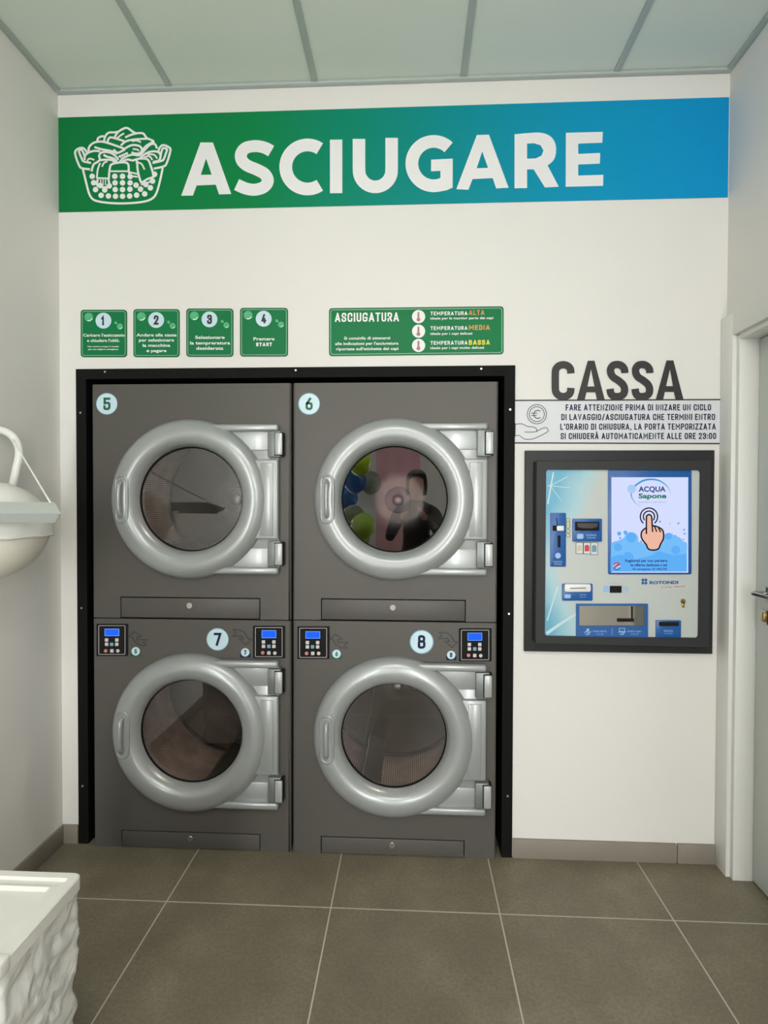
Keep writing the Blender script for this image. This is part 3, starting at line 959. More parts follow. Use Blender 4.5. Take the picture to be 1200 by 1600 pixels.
def make_dryer(name, x0, x1, z0, z1, rib_angles, label, lamp=2.0):
    cx, cz = (x0 + x1) / 2, z0 + .496
    t = thing(name, (cx, YP, z0), label, 'dryer', 'stacked tumble dryers')
    # front panel with round port, chamfered sides, slot for the drawer
    xa, xb, za = x0 + .009, x1 - .009, z0 + (.089 if z0 > .5 else .073)
    dx0, dx1 = cx - .298, cx + .289
    b = MB()
    R = .262
    angs = sorted([2 * math.pi * k / 72 for k in range(72)] + [math.atan2(z - cz, x - cx) % (2 * math.pi) for x in (xa, xb) for z in (za, z1)])
    inner, outer = [], []
    for a in angs:
        c, s = math.cos(a), math.sin(a)
        tt = min(((xb - cx) / c if c > 1e-9 else 9e9), ((xa - cx) / c if c < -1e-9 else 9e9), ((z1 - cz) / s if s > 1e-9 else 9e9), ((za - cz) / s if s < -1e-9 else 9e9))
        inner.append((cx + R * c, YP, cz + R * s)); outer.append((cx + tt * c, YP, cz + tt * s))
    lip = [(p[0], YP + .03, p[2]) for p in inner]
    edge = [(p[0], YP + .02, p[2]) for p in outer]
    b.grid([lip, inner, outer, edge], closed_u=True)
    for xs, xe in ((x0, xa), (x1, xb)):
        b.grid([[(xs, YP + .026, z0), (xs, YP + .026, z1)], [(xs, YP + .008, z0), (xs, YP + .008, z1)], [(xs + (xe - xs) * .3, YP + .002, z0), (xs + (xe - xs) * .3, YP + .002, z1)], [(xe, YP, z0), (xe, YP, z1)]])
    b.grid([[(xa, YP, z0), (xa, YP, za)], [(dx0 - .002, YP, z0), (dx0 - .002, YP, za)], [(dx0 - .002, YP + .02, z0), (dx0 - .002, YP + .02, za)]])
    b.grid([[(dx1 + .002, YP + .02, z0), (dx1 + .002, YP + .02, za)], [(dx1 + .002, YP, z0), (dx1 + .002, YP, za)], [(xb, YP, z0), (xb, YP, za)]])
    bmesh.ops.remove_doubles(b.bm, verts=b.bm.verts, dist=1e-5)
    b.build('front_panel', M['cabinet'], t, angle=50)
    # cabinet shell behind it
    b = MB()
    yb = YP + .95
    b.box(x0 + .003, x0 + .006, YP + .025, yb, z0 + .002, z1 - .002); b.box(x1 - .006, x1 - .003, YP + .025, yb, z0 + .002, z1 - .002)
    b.box(x0 + .006, x1 - .006, YP + .025, yb, z1 - .005, z1 - .002); b.box(x0 + .006, x1 - .006, YP + .022, yb, z0 + .002, z0 + .005)
    b.box(x0 + .006, x1 - .006, yb - .003, yb, z0 + .005, z1 - .005)
    b.box(cx - .33, cx + .32, YP + .021, YP + .024, z0 + .004, za + .02)
    b.build('cabinet_shell', M['void'], t)
    # lint drawer and lock
    dr = boxes('lint_drawer', M['cabinet'], [(dx0 + .002, dx1 - .002, YP - .001, YP + .012, z0 + .003, za - .0045)], t, bev=.0012)
    b = MB(); b.disc(cx - .005, YP - .001, z0 + (.055 if z0 > .5 else .045), .0125, .005, 24); lk = b.build('lock', M['steel'], dr)
    # drum
    DR, DD = .365, .60
    yd = YP + .032
    b = MB()
    n = 128
    rows = []
    uvl = b.bm.loops.layers.uv.new('UVMap')
    V = b.grid([[(cx + DR * math.cos(2 * math.pi * k / n), yd + d, cz + DR * math.sin(2 * math.pi * k / n)) for k in range(n + 1)] for d in (0, .15, .3, .45, DD)])
    b.bm.faces.ensure_lookup_table()
    for i in range(4):
        for j in range(n):
            f = b.bm.faces[i * n + j]
            for l in f.loops:
                d = l.vert.co.y - yd
                jj = j if (l.vert is V[i][j] or l.vert is V[i + 1][j]) else j + 1
                l[uvl].uv = (jj / n * 2 * math.pi * DR, d)
    drum = b.build('drum', M['drum'], t)
    b = MB(); b.lathe(cx, yd + DD, cz, [(DR, .0), (.2, .0), (.19, .004), (.1, .004), (.0001, .004)], 96); b.build('drum_back', M['drum_back'], drum)
    b = MB(); b.lathe(cx, yd + .001, cz, [(DR + .01, 0), (DR, 0), (.262, 0), (.262, .03)], 96); b.build('drum_mouth', M['dark_metal'], drum)
    b = MB(); b.lathe(cx, yd + DD - .002, cz, [(DR, .008), (DR - .009, .008), (DR - .009, -.001), (DR, -.001)], 96); b.build('drum_seam', M['void'], drum)
    b = MB(); b.lathe(cx, yd + DD, cz, [(.07, 0), (.066, .008), (.04, .012), (.03, .014), (.028, .035), (.018, .04), (.0001, .04)], 40); b.build('hub', M['hub'], drum)
    if lamp:  # fill light with a glowing lens, added to brighten the dim drum
        b = MB(); lx, ly, lz = cx + .13, yd + .05, cz + .295; b.vlathe(lx, ly, [(.0001, lz + .03), (.028, lz + .03), (.03, lz + .012), (.022, lz + .002), (.0001, lz)], 24); b.build('drum_fill_disc', M['fill_lens'], drum)
        l = bpy.data.lights.new('drum_fill_light', 'POINT'); l.energy = lamp; l.color = (1, .86, .78); l.shadow_soft_size = .02
        lo = bpy.data.objects.new('drum_fill_light', l); COL.objects.link(lo); lo.parent = drum; lo.location = Vector((lx, ly + .01, lz - .03)) - ORIGIN[drum.name]
    for a in rib_angles:
        a = math.radians(a)
        rad = Vector((math.cos(a), 0, math.sin(a))); tan = Vector((-math.sin(a), 0, math.cos(a)))
        c0 = Vector((cx, 0, cz))
        prof = [(DR + .002, -.055), (DR - .03, -.05), (DR - .066, -.043), (DR - .072, -.036), (DR - .072, .036), (DR - .066, .043), (DR - .03, .05), (DR + .002, .055)]
        b = MB()
        rws = []
        for y, s in ((yd + .012, .97), (yd + .03, 1), (yd + DD - .002, 1)):
            rws.append([c0 + Vector((0, y, 0)) + rad * (DR - (DR - r_) * s) + tan * w_ for r_, w_ in prof])
        Vv = b.grid(rws)
        b.bm.faces.new(Vv[0]); b.bm.faces.new(Vv[-1])
        b.build('lifter', M['lifter'], drum)
        for w_ in (-.041, .041):
            e0 = c0 + rad * (DR - .0745) + tan * w_
            b = MB(); b.tube([e0 + Vector((0, yd + .03, 0)), e0 + Vector((0, yd + DD - .003, 0))], .0035, 8); b.build('lifter_edge', M['steel'], drum)
    # door: ring and hinge plate are one casting
    b = MB()
    b.lathe(cx, YP, cz, ring_prof, 128)
    hx = cx + .372
    b.box(cx + .08, hx, YP - .016, YP, cz - .300, cz - .2, bev=.003)
    b.box(cx + .08, hx, YP - .016, YP, cz + .2, cz + .300, bev=.003)
    b.box(cx + .225, hx, YP - .012, YP, cz - .21, cz + .21, bev=.003)
    b.box(cx + .02, hx, YP - .034, YP, cz + .276, cz + .306, bev=.010, seg=3)
    b.box(cx + .02, hx, YP - .034, YP, cz - .306, cz - .276, bev=.010, seg=3)
    b.box(cx + .24, hx, YP - .031, YP, cz - .163, cz + .163, bev=.007, seg=3)
    b.box(cx + .30, hx - .020, YP - .0345, YP - .028, cz - .148, cz + .148, bev=.003)
    d = b.build('door', M['cast'], t, angle=42)
    b = MB()
    b.lathe(cx, YP, cz, [(.2165, -.012), (.10, -.0119), (.0001, -.0118)], 64)
    b.build('door_glass', M['glass'], d)
    b = MB(); b.lathe(cx, YP, cz, [(.2185, -.004), (.2125, -.002), (.2115, -.010), (.2165, -.014)], 96); b.build('glass_gasket', M['black'], d)
    for s in (1, -1):
        zc_ = cz + s * .2275 - (0.004 if s > 0 else -0.006)
        b = MB(); b.box(hx - .042, hx + .012, YP - .036, YP, zc_ - .052, zc_ + .052, bev=.003)
        hg = b.build('hinge', M['hinge'], d)
        boxes('hinge_gap', M['void'], [(hx - .0135, hx + .0215, YP - .0375, YP - .002, zc_ - .047, zc_ + .047)], hg)
        b = MB(); b.box(hx - .010, hx + .020, YP - .046, YP - .004, zc_ - .044, zc_ + .044, bev=.003); b.build('hinge_cap', M['hinge_cap'], d)
    # handle: oval grip pocket with an upright bar
    hxx = cx - .268
    hh = ring_h(.268)
    b = MB()
    st = []
    for k in range(40):
        a = 2 * math.pi * k / 40
        ex = .0245 * math.cos(a); ez = .0245 * math.sin(a) + (.07 if math.sin(a) >= 0 else -.07)
        rr = math.hypot(.268 - ex, ez)
        st.append((hxx + ex, YP - ring_h(min(.328, rr)) + .001, cz + ez))
    st.append(st[0])
    b.tube(st, .0055, 10, cap=False)
    b.tube(spline([(hxx, YP - hh + .004, cz + .072), (hxx, YP - hh - .015, cz + .056), (hxx, YP - hh - .021, cz + .02), (hxx, YP - hh - .021, cz - .02), (hxx, YP - hh - .015, cz - .056), (hxx, YP - hh + .004, cz - .072)], 5), .0085, 12)
    b.build('handle', M['cast'], d)
    return t


def badge(parent, x, y, r, num, ink, y_=YP):
    b = MB(); c = wp(x, y, y_); rr = r * 2.3 / FPX * .998
    b.disc(c.x, y_, c.z, rr, .0016, 40, bev=.1); bo = b.build('number_badge', M['badge_rim'], parent)
    b = MB(); b.flat([circ(x, y, r * .92, 36)], y_ - .0021); b.build('badge_face', M['badge'], bo, flatprint=True)
    b = MB(); w = r * .33
    b.din(num, x - w, y + r * .55, x + w, y + r * .55, r * 1.1, y_ - .0027, .17); b.build('badge_number', M[ink], bo, flatprint=True)


def control_panel(parent, ox, oy, w, h, num, ink, side):
    """keypad of one dryer, with its arrow and small number sticker"""
    bx, by, k2 = ((140, 965, 1 / 7.5) if side == 'L' else (310, 965, 1 / 8))
    ax, ay = ((150.7, 975) if side == 'L' else (395.4, 978))
    dx, dy = ox - ax, oy - ay
    def q(x, y): return (bx + x * k2 + dx, by + y * k2 + dy)
    y1 = YP - .004
    b = MB(); b.slab([(ox, oy), (ox + w, oy), (ox + w, oy + h), (ox, oy + h)], YP, y1); cp = b.build('control_panel', M['void'], parent, smooth=False)
    b = MB(); b.stroke(rrect(ox + 3.6, oy + 2.6, ox + w - 4.4, oy + h - 2.4, 1.2), .7, y1 - .0005, closed=True); b.build('panel_border', M['key'], cp, flatprint=True)
    sc = ((175, 130, 348, 217) if side == 'L' else (790, 157, 973, 257))
    (sx0, sy0), (sx1, sy1) = q(sc[0], sc[1]), q(sc[2], sc[3])
    b = MB(); b.flat([[(sx0, sy0), (sx1, sy0), (sx1, sy1), (sx0, sy1)]], y1 - .0005); b.build('display', M['lcd'], cp, flatprint=True)
    b = MB(); b.stroke([(sx0 + .5, sy0 + .5), (sx1 - .5, sy0 + .5), (sx1 - .5, sy1 - .5), (sx0 + .5, sy1 - .5)], .8, y1 - .0009, closed=True); b.build('display_edge', M['lcd_edge'], cp, flatprint=True)
    btn = ([(198, 263, 's', 'key'), (318, 263, 's', 'key'), (198, 313, 's', 'key'), (258, 313, 's', 'key_blue'), (318, 313, 's', 'key'), (188, 390, 'r', 'key_red'), (260, 390, 's', 'key'), (330, 390, 'r', 'key')] if side == 'L' else
           [(813, 305, 's', 'key'), (943, 305, 's', 'key'), (813, 360, 's', 'key'), (880, 360, 's', 'key_blue'), (943, 360, 's', 'key'), (803, 440, 'r', 'key_red'), (880, 443, 's', 'key'), (955, 445, 'r', 'key')])
    for x, y, sh, m_ in btn:
        c = q(x, y); b = MB()
        b.slab(circ(c[0], c[1], 2.7, 16) if sh == 'r' else rrect(c[0] - 2.6, c[1] - 2.6, c[0] + 2.6, c[1] + 2.6, .7, 2), y1, y1 - .002)
        o = b.build('button', M[m_], cp, smooth=False)
    arrow = ([(460, 222), (525, 165), (605, 222), (555, 228), (555, 262), (675, 258), (632, 290), (665, 325), (590, 325), (530, 283), (500, 228)] if side == 'L' else
             [(435, 152), (520, 155), (580, 187), (628, 270), (670, 272), (595, 340), (510, 265), (562, 265), (540, 228), (430, 232), (470, 192)])
    b = MB(); b.stroke([q(*p) for p in arrow], 1.9, YP - .0008, closed=True); b.build('arrow_print', M['arrow'], parent, flatprint=True)
    c = q(540, 395) if side == 'L' else q(585, 435)
    ink2 = 'sign_green' if num in '56' else 'blue'
    b = MB(); b.flat([rrect(c[0] - 7.8, c[1] + 1, c[0] + 8.4, c[1] + 8.2, 1)], YP - .0006); st = b.build('sticker', M['sign_edge' if num in '56' else 'ink_navy'], parent, flatprint=True)
    b = MB(); b.flat([circ(c[0], c[1], 6.6, 26)], YP - .0012); b.build('sticker_disc', M['badge'], st, flatprint=True)
    b = MB(); b.din(num, c[0] - 2, c[1] + 3.6, c[0] + 2, c[1] + 3.6, 7.2, YP - .0018, .2); b.build('sticker_number', M[ink], st, flatprint=True)


d7 = make_dryer('tumble_dryer', -1.330, -.493, 0.0, .9625, (-84, 36, 156), 'lower left grey tumble dryer, numbered 7, standing on floor under dryer 5')
d8 = make_dryer('tumble_dryer', -.485, .348, 0.0, .9645, (-111, 9, 129), 'lower right grey tumble dryer, numbered 8, standing on floor under dryer 6')
d5 = make_dryer('tumble_dryer', -1.330, -.493, .9665, 1.938, (112, 232, -8), 'upper left grey tumble dryer, numbered 5, with empty steel drum')
d6 = make_dryer('tumble_dryer', -.485, .348, .9685, 1.938, (90, 210, -30), 'upper right grey tumble dryer, numbered 6, its glass mirroring the photographer', 0)
badge(d5, 167, 631, 17.6, '5', 'ink_green'); badge(d6, 483, 631, 17.4, '6', 'ink_green')
badge(d7, 340, 999, 18.2, '7', 'ink_navy'); badge(d8, 658.8, 1003, 19, '8', 'ink_navy')
control_panel(d7, 150.7, 975, 49, 49.8, '5', 'ink_green', 'L')
control_panel(d7, 395.4, 978, 49.8, 50.5, '7', 'ink_navy', 'R')
control_panel(d8, 464.6, 979, 50.2, 50.6, '6', 'ink_green', 'L')
control_panel(d8, 717.2, 982, 51, 51.3, '8', 'ink_navy', 'R')

# ------------------------------------------------------------------ pay station
kk = 320 / 1200


def zk(x, y): return (810 + x * kk, 690 + y * kk)
def zkp(pts): return [zk(*p) for p in pts]
def zrect(x0, y0, x1, y1, r=0.0):
    (a, b_), (c, d_) = zk(x0, y0), zk(x1, y1)
    return rrect(a, b_, c, d_, r) if r else [(a, b_), (c, b_), (c, d_), (a, d_)]


YO, YI, YK = -0.022, -0.072, -0.062
t = thing('pay_station', (.835, 0, .845), 'wall mounted pay station with touch screen in thick charcoal frame', 'pay station')
b = MB(); b.slab([zk(42, 52), zk(1152, 50), zk(1139, 1246), zk(36, 1230)], 0, YO, bev=.004); fr = b.build('outer_frame', M['kiosk'], t)
inn = MB()
o_ = [wp(*zk(*p), YI) for p in ((104, 112), (1132, 108), (1122, 1205), (98, 1182))]
hole = [wp(*zk(*p), YI) for p in ((163, 164), (1069, 167), (1057, 1152), (155, 1140))]
cr = .012
def rounded(q, r, n=5):
    xs = [p.x for p in q]; zs = [p.z for p in q]
    out = []
    cs = [(q[0], 180), (q[1], 90), (q[2], 0), (q[3], -90)]
    for p, a0 in cs:
        sx = 1 if a0 in (180, -90) else -1
        sz = -1 if a0 in (180, 90) else 1
        c = Vector((p.x + sx * r, 0, p.z + sz * r))
        for i in range(n + 1):
            a = math.radians(a0 - 90 * i / n)
            out.append((c.x + r * math.cos(a), c.z + r * math.sin(a)))
    return out
ro, rh = rounded(o_, .006), rounded(hole, .011)
inn.grid([[(x, YO + .002, z) for x, z in ro], [(x, YI + .005, z) for x, z in ro], [(x + (.835 - x) * .008, YI, z + (1.255 - z) * .008) for x, z in ro], [(x, YI, z) for x, z in rh], [(x, YK + .004, z) for x, z in rh]], closed_u=True)
inn.build('inner_frame', M['kiosk'], t, angle=30)
b = MB(); b.face([(x, YK, z) for x, z in rh]); face = b.build('face_plate', M['film'], t, flatprint=True)
b = MB()
b.stroke(zkp([(165, 1125), (250, 1065), (340, 1008)]), [5, 4, 3], YK - .0004); b.stroke(zkp([(168, 1050), (230, 850)]), 2, YK - .0004); b.stroke(zkp([(172, 365), (205, 180)]), 2.0, YK - .0004)
b.stroke(zkp([(180, 262), (290, 205)]), 1.0, YK - .0004); b.stroke(zkp([(172, 258), (300, 270)]), 1.0, YK - .0004); b.stroke(zkp([(190, 262), (250, 345)]), .8, YK - .0004)
b.build('light_beam_print', M['beam'], face, flatprint=True)

# touch screen
scn = MB(); scn.slab(zrect(526, 166, 1015, 778, 2.4), YK, YK - .004, bev=.001); scr = scn.build('screen_bezel', M['blue'], t)
YD = YK - .0048
b = MB(); b.flat([zrect(545, 209, 995, 768)], YD); disp = b.build('touch_screen', M['scr_white'], scr, flatprint=True)


def zs(pts): return [(940 + x * .125, 730 + y * .125) for x, y in pts]


b = MB(); b.flat([zs([(118, 950), (250, 900), (350, 840), (450, 930), (560, 960), (760, 950), (840, 860), (960, 900), (1066, 945), (1066, 1306), (112, 1306)])], YD - .0003)
for x, y, r in ((180, 990, 65), (370, 900, 90), (430, 980, 60), (530, 1010, 50), (840, 900, 80), (930, 950, 85), (1010, 1000, 60)):
    b.flat([zs(circ(x, y, r, 24))], YD - .00035 - .00001 * (x % 7))
b.build('water_print', M['scr_low'], scr, flatprint=True)
b = MB()
for i, (x, y, r) in enumerate(((220, 830, 26), (298, 818, 26), (232, 884, 14), (370, 880, 62), (205, 1000, 50), (835, 865, 42), (925, 1035, 55), (730, 680, 14), (960, 702, 14), (855, 705, 7), (1030, 782, 13), (1038, 832, 13), (920, 858, 13), (1022, 905, 11), (495, 930, 13), (720, 1140, 90), (330, 1130, 70))):
    b = MB(); b.flat([zs(circ(x, y, r, 24))], YD - .0006 - i * .00001); b.build('bubble_print', M['scr_mid'], scr, flatprint=True)
b = MB(); b.flat([zs([(112, 1130), (230, 1090), (420, 1150), (600, 1110), (760, 1060), (900, 1100), (1066, 1080), (1066, 1306), (112, 1306)])], YD - .0005); b.build('deep_water_print', M['scr_mid'], scr, flatprint=True)
b = MB()
pts = spline([(488, 492), (420, 445), (375, 370), (372, 300), (420, 232), (520, 168), (620, 152), (720, 168), (800, 220), (845, 275), (862, 330)], 4)
b.stroke(zs(pts), [.3 + 2.6 * math.sin(math.pi * min(1, i / (len(pts) - 1) * 1.0)) ** 1.5 for i in range(len(pts))], YD - .0009); b.build('logo_swirl', M['scr_teal'], scr, flatprint=True)
b = MB(); b.flat([zs(circ(375, 272, 54, 28))], YD - .0011); b.build('logo_bubble', M['scr_pale'], scr, flatprint=True)
b = MB(); b.text('ACQUA', *zs([(462, 307)])[0], *zs([(800, 306)])[0], 66 * .125, YD - .0013, .03); b.build('logo_word', M['scr_navy'], scr, flatprint=True)
b = MB(); b.text('Sapone', *zs([(462, 390)])[0], *zs([(810, 389)])[0], 62 * .125, YD - .0013, .035); b.build('logo_word', M['scr_green'], scr, flatprint=True)
b = MB(); b.text('lavanderia self service', *zs([(462, 446)])[0], *zs([(812, 446)])[0], 22 * .125, YD - .0013, .0); b.build('logo_line', M['scr_grey'], scr, flatprint=True)
b = MB()
b.text('Registrati per non perdere', *zs([(295, 1184)])[0], *zs([(822, 1184)])[0], 32 * .125, YD - .0013, .03)
b.text("le offerte dedicate a te!", *zs([(362, 1238)])[0], *zs([(818, 1238)])[0], 32 * .125, YD - .0013, .03)
b.text('Per emergenze: 351.8962705', *zs([(388, 1285)])[0], *zs([(818, 1285)])[0], 25 * .125, YD - .0013, .025)
b.build('screen_lettering', M['scr_navy'], scr, flatprint=True)
# pointing hand with touch rings
hand = [(560, 835), (560, 640), (568, 605), (592, 592), (618, 605), (628, 640), (632, 730), (680, 738), (725, 758), (765, 790), (776, 850), (768, 905), (735, 965), (718, 1010), (690, 1030), (645, 1036), (600, 1030), (572, 1005), (560, 970), (520, 920), (496, 870), (500, 810), (530, 775), (555, 760)]
b = MB(); b.flat([zs(hand)], YD - .0014); b.build('hand_picture', M['scr_skin'], scr, flatprint=True)
b = MB()
b.stroke(zs(hand[6:]), 2.3, YD - .0018, smooth=3); b.stroke(zs(hand[:7]), 2.3, YD - .0018, smooth=3)
b.stroke(zs([(632, 730), (638, 810)]), 2.1, YD - .0018); b.stroke(zs([(660, 740), (690, 808)]), 2.0, YD - .0018); b.stroke(zs([(710, 760), (740, 812)]), 2.0, YD - .0018)
b.stroke(zs(arc(592, 618, 108, 130, 410, 30)), 2.0, YD - .0018); b.stroke(zs(arc(592, 618, 70, 140, 400, 24)), 2.0, YD - .0018)
b.build('hand_outline', M['scr_black'], scr, flatprint=True)
b = MB(); b.flat([zs(circ(190, 1238, 48, 26))], YD - .0014); b.build('round_emblem', M['scr_pale'], scr, flatprint=True)
b = MB(); b.stroke(zs(arc(190, 1238, 42, 200, 340, 12)), 1.8, YD - .0018); b.stroke(zs([(160, 1255), (190, 1230), (222, 1212)]), 2.6, YD - .0018); b.build('round_emblem_red', M['scr_red'], scr, flatprint=True)
b = MB(); b.stroke(zs(arc(190, 1238, 42, 20, 160, 12)), 1.8, YD - .0018); b.build('round_emblem_blue', M['scr_blue'], scr, flatprint=True)

# coin unit
b = MB(); b.slab(zrect(188, 418, 279, 733, 1.4), YK, YK - .006, bev=.001); cu = b.build('coin_unit', M['blue'], t)
y1 = YK - .0068
b = MB(); b.stroke(zkp([(222, 447), (230, 492)]), 1.2, y1); b.flat([zrect(201, 491, 228, 523)], y1 - .0003); b.flat([zrect(230, 550, 247, 619, .6)], y1); b.build('coin_slot', M['void'], cu, flatprint=True)
b = MB(); b.slab(zrect(226, 494, 266, 522, .6), YK - .006, YK - .013, bev=.001); b.build('coin_lever', M['card'], cu)
b = MB(); b.flat([zkp(circ(232, 668, 17, 16))], y1); b.text('inserire', *zk(205, 708), *zk(258, 708), 3, y1, .01); b.text('monete', *zk(210, 722), *zk(254, 722), 3, y1, .01); b.build('coin_print', M['blue_print'], cu, flatprint=True)
for y in (459, 480, 498, 525, 550):
    b = MB(); c = zk(291, y); p = wp(*c, YK); b.disc(p.x, YK, p.z, .0082, .0012, 20); co = b.build('coin_sticker', M['arrow'], t)
    b = MB(); b.disc(p.x, YK - .0012, p.z, .0066, .0004, 18); b.build('coin_face', M['coin'], co)
# banknote unit
b = MB(); b.slab(zrect(319, 452, 490, 586, 1.4), YK, YK - .008, bev=.001); bu = b.build('banknote_unit', M['blue'], t)
b = MB(); b.slab(zrect(334, 470, 474, 522, .8), YK - .008, YK - .014, bev=.001); b.build('banknote_mouth', M['void'], bu)
b = MB(); b.flat([zkp([(344, 478), (466, 478), (462, 500), (430, 508), (380, 508), (348, 500)])], YK - .0145); b.build('mouth_recess', M['dark_metal'], bu, flatprint=True)
y1 = YK - .0088
b = MB(); b.flat([zkp(rrect(343, 540, 381, 570, 8))], y1); b.text('INSERIRE', *zk(397, 553), *zk(457, 553), 2.6, y1, .01); b.text('banconote', *zk(402, 567), *zk(452, 567), 2.6, y1, .01); b.build('banknote_print', M['blue_print'], bu, flatprint=True)
for (a, m_, dy) in ((336, 'coin', 0), (380, 'ink_red', 2), (422, 'badge_rim', 6)):
    b = MB(); b.flat([zrect(a, 590, a + 44, 658 + dy)], YK - .0006); s = b.build('banknote_sticker', M['arrow'], t, flatprint=True)
    b = MB(); b.flat([zrect(a + 3, 593, a + 41, 655 + dy)], YK - .001); b.build('sticker_ground', M['strip'], s, flatprint=True)
    b = MB(); b.flat([zkp([(a + 8, 610), (a + 24, 604), (a + 36, 612), (a + 36, 640 + dy), (a + 8, 642 + dy)])], YK - .0014); b.build('banknote_picture', M[m_], s, flatprint=True)
# card unit
b = MB(); b.slab(zrect(257, 833, 435, 932, 1.8), YK, YK - .006, bev=.001); ca = b.build('card_unit', M['blue'], t)
b = MB(); b.slab(zrect(272, 836, 424, 880, 2.2), YK - .006, YK - .012, bev=.001); b.build('card_mouth', M['card'], ca)
b = MB(); b.stroke(zkp([(304, 860), (396, 858)]), 1.1, YK - .0126); b.build('card_slot', M['void'], ca, flatprint=True)
b = MB(); b.flat([zkp(rrect(270, 895, 306, 918, 7))], YK - .0068); b.text('carte', *zk(358, 900), *zk(396, 900), 2.2, YK - .0068, .01); b.text('card', *zk(360, 914), *zk(394, 914), 1.8, YK - .0068, .0); b.build('card_print', M['blue_print'], ca, flatprint=True)
# proximity reader
b = MB(); b.slab(zrect(537, 846, 605, 886, .6), YK, YK - .003); b.build('proximity_reader', M['void'], t, smooth=False)
b = MB(); b.flat([zrect(497, 846, 530, 882)], YK - .0005); b.stroke(zkp([(613, 848), (648, 848), (648, 882), (613, 882)]), .6, YK - .0005, closed=True); b.text('NO TOUCH', *zk(540, 836), *zk(602, 836), 2, YK - .0005, .01); b.flat([zrect(622, 856, 640, 873)], YK - .0005)
b.build('reader_print', M['blue_print'], t, flatprint=True)
# maker's mark
b = MB()
for dx, dy in ((-9, -9), (9, -9), (-9, 9), (9, 9)):
    b.flat([zkp(circ(738 + dx, 820 + dy, 8.8, 12))], YK - .0005)
b.text('ROTONDI', *zk(768, 836), *zk(937, 834), 5.0, YK - .0005, .045)
b.build('maker_mark', M['blue'], t, flatprint=True)
b = MB(); b.text('a step ahead', *zk(838, 858), *zk(972, 852), 2.4, YK - .0005, .0, slant=.2); b.build('maker_motto', M['ink_red'], t, flatprint=True)
# key lock
b = MB(); p = wp(*zk(963, 935), YK); b.disc(p.x, YK, p.z, .0095, .006, 22); b.box(p.x - .005, p.x + .005, YK - .006, YK, p.z - .024, p.z, bev=.002); ky = b.build('key_lock', M['brass'], t)
b = MB(); b.stroke(zkp([(963, 926), (963, 946)]), .9, YK - .0068); b.build('key_slit', M['void'], ky, flatprint=True)
# change tray
hole = zrect(357, 962, 742, 1083)
b = MB()
outer = zrect(340, 951, 760, 1147, 2.6)
# frame pieces of the tray
for r in ((340, 951, 760, 963), (340, 963, 358, 1082), (742, 963, 760, 1082), (340, 1082, 760, 1147)):
    b.slab(zrect(*r), YK, YK - .008)
tr = b.build('change_tray', M['blue'], t, smooth=False)
b = MB()
A, B, C_, D = [wp(*p, YK - .001) for p in hole]
b.face([(p.x, YK - .0012, p.z) for p in (A, B, C_, D)]); b.build('tray_mirror', M['mirror'], tr, flatprint=True)
b = MB(); b.slab(zrect(582, 1038, 678, 1056), YK - .0012, YK - .006); b.slab(zrect(663, 966, 671, 1040), YK - .0012, YK - .004); b.build('tray_flap', M['void'], tr, smooth=False)
b = MB(); y1 = YK - .0088
b.stroke(zkp([(549, 1092), (549, 1134)]), .6, y1)
for ox, s1, s2 in ((385, 'RITIRO RESTO', 'change'), (587, 'RITIRO CARD', 'card')):
    b.stroke(zkp([(ox, 1118), (ox + 14, 1114), (ox + 26, 1120), (ox + 40, 1112), (ox + 26, 1130), (ox + 8, 1128)]), 1.4, y1)
    if ox < 500:
        b.flat([zkp(circ(ox + 22, 1104, 9, 14))], y1)
    else:
        b.stroke(zrect(ox + 4, 1094, ox + 36, 1112), 1.0, y1, closed=True)
    b.text(s1, *zk(ox + 53, 1117), *zk(ox + 132, 1117), 2.6, y1, .012); b.text(s2, *zk(ox + 70, 1131), *zk(ox + 115, 1131), 2.0, y1, .0)
b.build('tray_print', M['blue_print'], tr, flatprint=True)
# receipt unit
b = MB(); b.slab(zrect(807, 1048, 953, 1151, 1.0), YK, YK - .006, bev=.001); ru = b.build('receipt_unit', M['blue'], t)
b = MB(); b.slab(zrect(826, 1057, 940, 1081, 2), YK - .006, YK - .010); b.build('receipt_mouth', M['void'], ru, smooth=False)
b = MB(); b.text('RICEVUTE', *zk(853, 1115), *zk(905, 1115), 2.8, YK - .0068, .015); b.text('receipts', *zk(855, 1127), *zk(903, 1127), 1.8, YK - .0068, .0); b.build('receipt_print', M['blue_print'], ru, flatprint=True)

# ------------------------------------------------------------------ white fixture on the left wall
YW = -0.74
t = thing('wall_fixture', (XL, YW, 1.39), 'white rounded fabric-lined bowl with bent tube and grey rail on left wall', 'wall fixture')
zt_, zm_, zb_ = wp(50, 784, YW).z, wp(50, 801.5, YW).z, wp(50, 818, YW).z
xe = wp(96, 801, YW).x
b = MB()
prof = [(YW + .09, zt_), (YW - .0, zm_), (YW + .035, zb_), (YW + .09, zb_ + .002)]
rows = []
for x, sh in ((XL, 0), (xe - .001, 0)):
    rows.append([(x if x == XL else (wp(86, 784, prof[0][0]).x, xe, wp(87.5, 817, prof[2][0]).x, wp(84, 817, prof[3][0]).x)[i], y, z) for i, (y, z) in enumerate(prof)])
V = b.grid(rows, closed_u=True); b.bm.faces.new(V[0]); b.bm.faces.new(list(reversed(V[1])))
bmesh.ops.bevel(b.bm, geom=list(b.bm.edges), offset=.0025, segments=2, affect='EDGES')
M['rail'] = mat('grey_rail', (188, 196, 192), 0.4)
b.build('rail', M['rail'], t)
YBW = YW + .2
cbw = wp(-28, 812, YBW); rb = (wp(61, 812, YBW).x - cbw.x)
zmid = wp(0, 838, YBW).z
b = MB()
